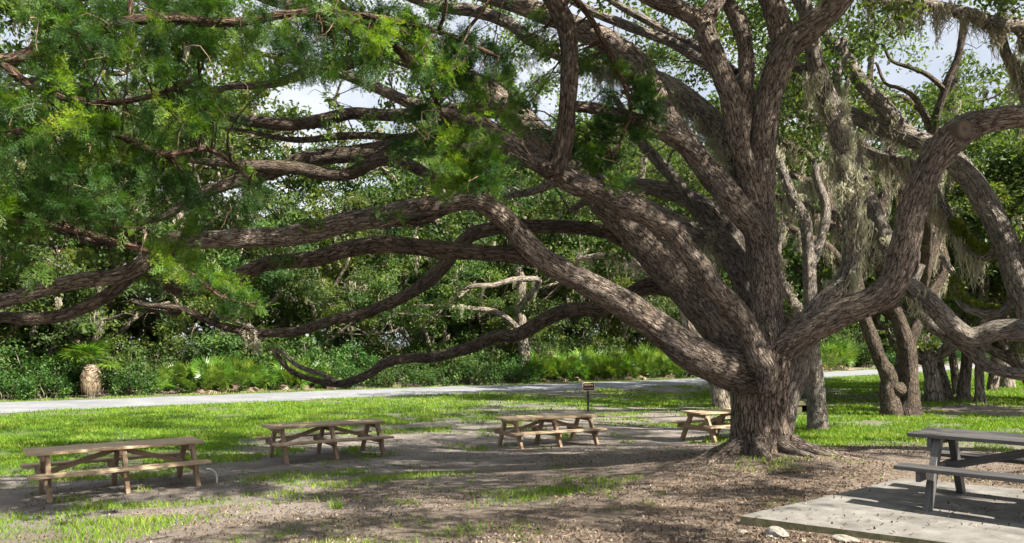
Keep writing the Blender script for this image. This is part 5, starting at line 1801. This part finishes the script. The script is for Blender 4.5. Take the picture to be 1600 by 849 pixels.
rock("rock", 1213, 838, .30, .13, .22, "pale flat rock lying in the dirt beside the pad's front edge", 1.3)
rock("rock", 1322, 846, .26, .07, .18, "low half buried rock at the bottom edge under the pad", 2.2)
rock("rock", 1160, 832, .09, .04, .07, "small pebble left of the pale flat rock", 3.1)

# white bent pipe at the right end of the nearest brown table
w = Wood()
w.add(px([(322, 733, 1, 12.9), (331, 734, 1, 12.95), (337, 740, 1, 13), (339, 748, 1, 13), (338, 757, 1, 13)])[0], np.full(5, .014), seg=8, step=.04, lump=0, ridge=0)
V = np.vstack(w.V)
o = obj("bent_pipe", mesh_np("bent_pipe", V, [np.vstack(x) for x in (w.Q, w.T) if x], M['white_pipe'], True))
tag(o, "thin white bent pipe hooking over the right end of the nearest brown table's bench", "pipe")


# ------------------------------------------------------------------ grass, weeds, fallen leaves, twigs
def blades(name, p, h, w_, rng, mat, lean=.45, rnd=None):
    n = len(p)
    a = rng.random(n) * 6.283
    sd = np.stack([np.cos(a), np.sin(a), np.zeros(n)], 1) * w_[:, None] * .5
    b = rng.random(n) * 6.283
    tip = p + np.stack([np.cos(b) * lean, np.sin(b) * lean, np.ones(n)], 1) * h[:, None] * (.6 + .4 * rng.random(n))[:, None]
    V = np.stack([p - sd, p + sd, tip], 1).reshape(-1, 3)
    me = mesh_np(name, V, np.arange(3 * n).reshape(n, 3), mat, False, fattr={'rnd': rng.random(n) if rnd is None else rnd})
    return obj(name, me)


def on_pad(x, y):
    A, e1, e2 = np.array([2.30, 7.42]), np.array([2.75, 2.13]), np.array([3.45, -2.25])
    q = np.stack([x, y], 1) - A
    s = np.linalg.solve(np.stack([e1, e2], 1), q.T)
    return (s[0] > -.02) & (s[0] < 1.02) & (s[1] > -.02) & (s[1] < 1.02)


rr = np.random.default_rng(12)
n = 820000
d = 6.0 * (95 / 6.0) ** rr.random(n)
x = (rr.random(n) * 2 - 1) * 0.80 * d
g = grassy(x, d)
ro = road_off(x, d)
nz = fbm(np.c_[x * 1.3, d * 1.3, np.zeros(n)], 3)
nz2 = fbm(np.c_[x * .45, d * .45, np.full(n, 4.0)], 2)
dens = np.clip((g - .52) * 2.2 + (nz - .5) * 3.6 + (nz2 - .5) * 2.2 + .38, 0, 1) ** 1.3
ok_ = (rr.random(n) < dens * np.clip(.12 + (d - 6) / 16, 0, 1)) & ~((ro > .15) & (ro < ROADW - .1)) & (ro < ROADW + 3) & ~on_pad(x, d) & (np.hypot(x - 4.25, d - 12.4) > 1.0) & ~((ro > .15) & (rr.random(n) > .55))
x, d, nz = x[ok_], d[ok_], nz[ok_]
p = np.c_[x, d, gz(x, d) - .005]
h = (.05 + .07 * rr.random(len(x))) * (1 + .6 * (nz - .5)) * np.clip(.75 + d / 60, .75, 1.3)
o = blades("lawn_grass", p, h, (.006 + .0011 * d), rr, M['grass'], .6, np.clip(rr.random(len(x)) * .7 + (nz - .5) * 1.0 + .12, 0, 1))
tag(o, "green lawn grass between the bare ground and the pale road", "grass", kind="stuff")
print("lawn blades", len(x))
# loose weed tufts in the bare ground, near the camera
n = 1700
d = 5.4 + 15 * rr.random(n) ** 1.3
x = (rr.random(n) * 2 - 1) * .8 * d
g = grassy(x, d)
nz = fbm(np.c_[x * .8, d * .8, np.full(n, 2.0)], 2)
ok_ = (rr.random(n) < np.clip(g * .95 + (nz - .53) * 2.6 - .05, 0, 1)) & ~on_pad(x, d) & (x < 3.5)
x, d = x[ok_], d[ok_]
m = 34
cx, cd = np.repeat(x, m), np.repeat(d, m)
sp = np.repeat(.03 + .10 * rr.random(len(x)), m)
cx = cx + rr.normal(size=len(cx)) * sp
cd = cd + rr.normal(size=len(cd)) * sp
p = np.c_[cx, cd, gz(cx, cd) - .004]
o = blades("weed_tufts", p, np.repeat(.03 + .06 * rr.random(len(x)), m) * (.6 + .8 * rr.random(len(cx))), np.full(len(cx), .007), rr, M['grass'], .9)
tag(o, "scattered low weed tufts on the bare sandy ground in front", "weeds", kind="stuff")
# fresh sprouts at the foot of the great oak and in the open
pc = [(ghit(1132, 712), .22, 70), (ghit(528, 794), .16, 50), (ghit(845, 668), .2, 40), (ghit(842, 690), .18, 30)]
for (q, hh, m), lab in zip(pc, ("bright green sprout at the foot of the great oak", "single bright grass tuft on the bare ground at centre left", "tall grass tuft left of the third brown table", "short grass tuft beside the third brown table")):
    pp = q + rr.normal(size=(m, 3)) * np.array([.05, .05, 0])
    o = blades("grass_tuft", pp - q, np.full(m, hh) * (.5 + .7 * rr.random(m)), np.full(m, .016), rr, M['grass'], .55)
    o.location = q
    tag(o, lab, "grass tuft", "single tufts")
# leaf litter
n = 150000
d = 5.0 + 16 * rr.random(n) ** 1.5
x = (rr.random(n) * 2 - 1) * .82 * d
lw = np.exp(-(((x - 4.5) / 6.5) ** 2 + ((d - 9) / 6.5) ** 2)) + .22
nz = fbm(np.c_[x * 1.1, d * 1.1, np.full(n, 6.0)], 3)
ok_ = rr.random(n) < np.clip(lw * (nz - .30) * 2.4, 0, 1)
ok_ &= ~on_pad(x, d) | (rr.random(n) < .05)
x, d = x[ok_], d[ok_]
z = np.where(on_pad(x, d), -.004, gz(x, d) + .006)
p = np.c_[x, d, z + .006 * rr.random(len(x))]
o = obj("leaf_litter", leaf_mesh("leaf_litter", p, .025 + .035 * rr.random(len(p)), M['litter'], rr, .42, 3.0))
tag(o, "brown fallen oak leaves strewn over the bare ground", "fallen leaves", kind="stuff")
print("litter", len(p))
w = Wood()
for i in range(260):
    dd = 5.3 + 12 * rr.random() ** 1.4
    xx = (rr.random() * 2 - 1) * .78 * dd
    if on_pad(np.array([xx]), np.array([dd]))[0]:
        continue
    a, L = rr.random() * 6.28, rr.uniform(.08, .35)
    q = np.array([(xx + math.cos(a) * L * t, dd + math.sin(a) * L * t, 0) for t in (-.5, -.1, .2, .5)]) + rr.normal(size=(4, 3)) * .015
    q[:, 2] = gz(q[:, 0], q[:, 1]) + .008
    w.add(q, [.006, .005, .004, .002], seg=5, step=.1, lump=0, ridge=0, seed=i)
o = w.build("fallen_twigs", M['far_bark'])
tag(o, "small fallen twigs scattered over the bare ground", "twigs", kind="stuff")
tot = sum(len(o.data.polygons) for o in bpy.data.objects if o.type == 'MESH' and o.data.users == 1)
print("polygons", sum(len(m.polygons) * (2 if len(m.polygons) and len(m.polygons[0].vertices) == 4 else 1) for m in bpy.data.meshes))
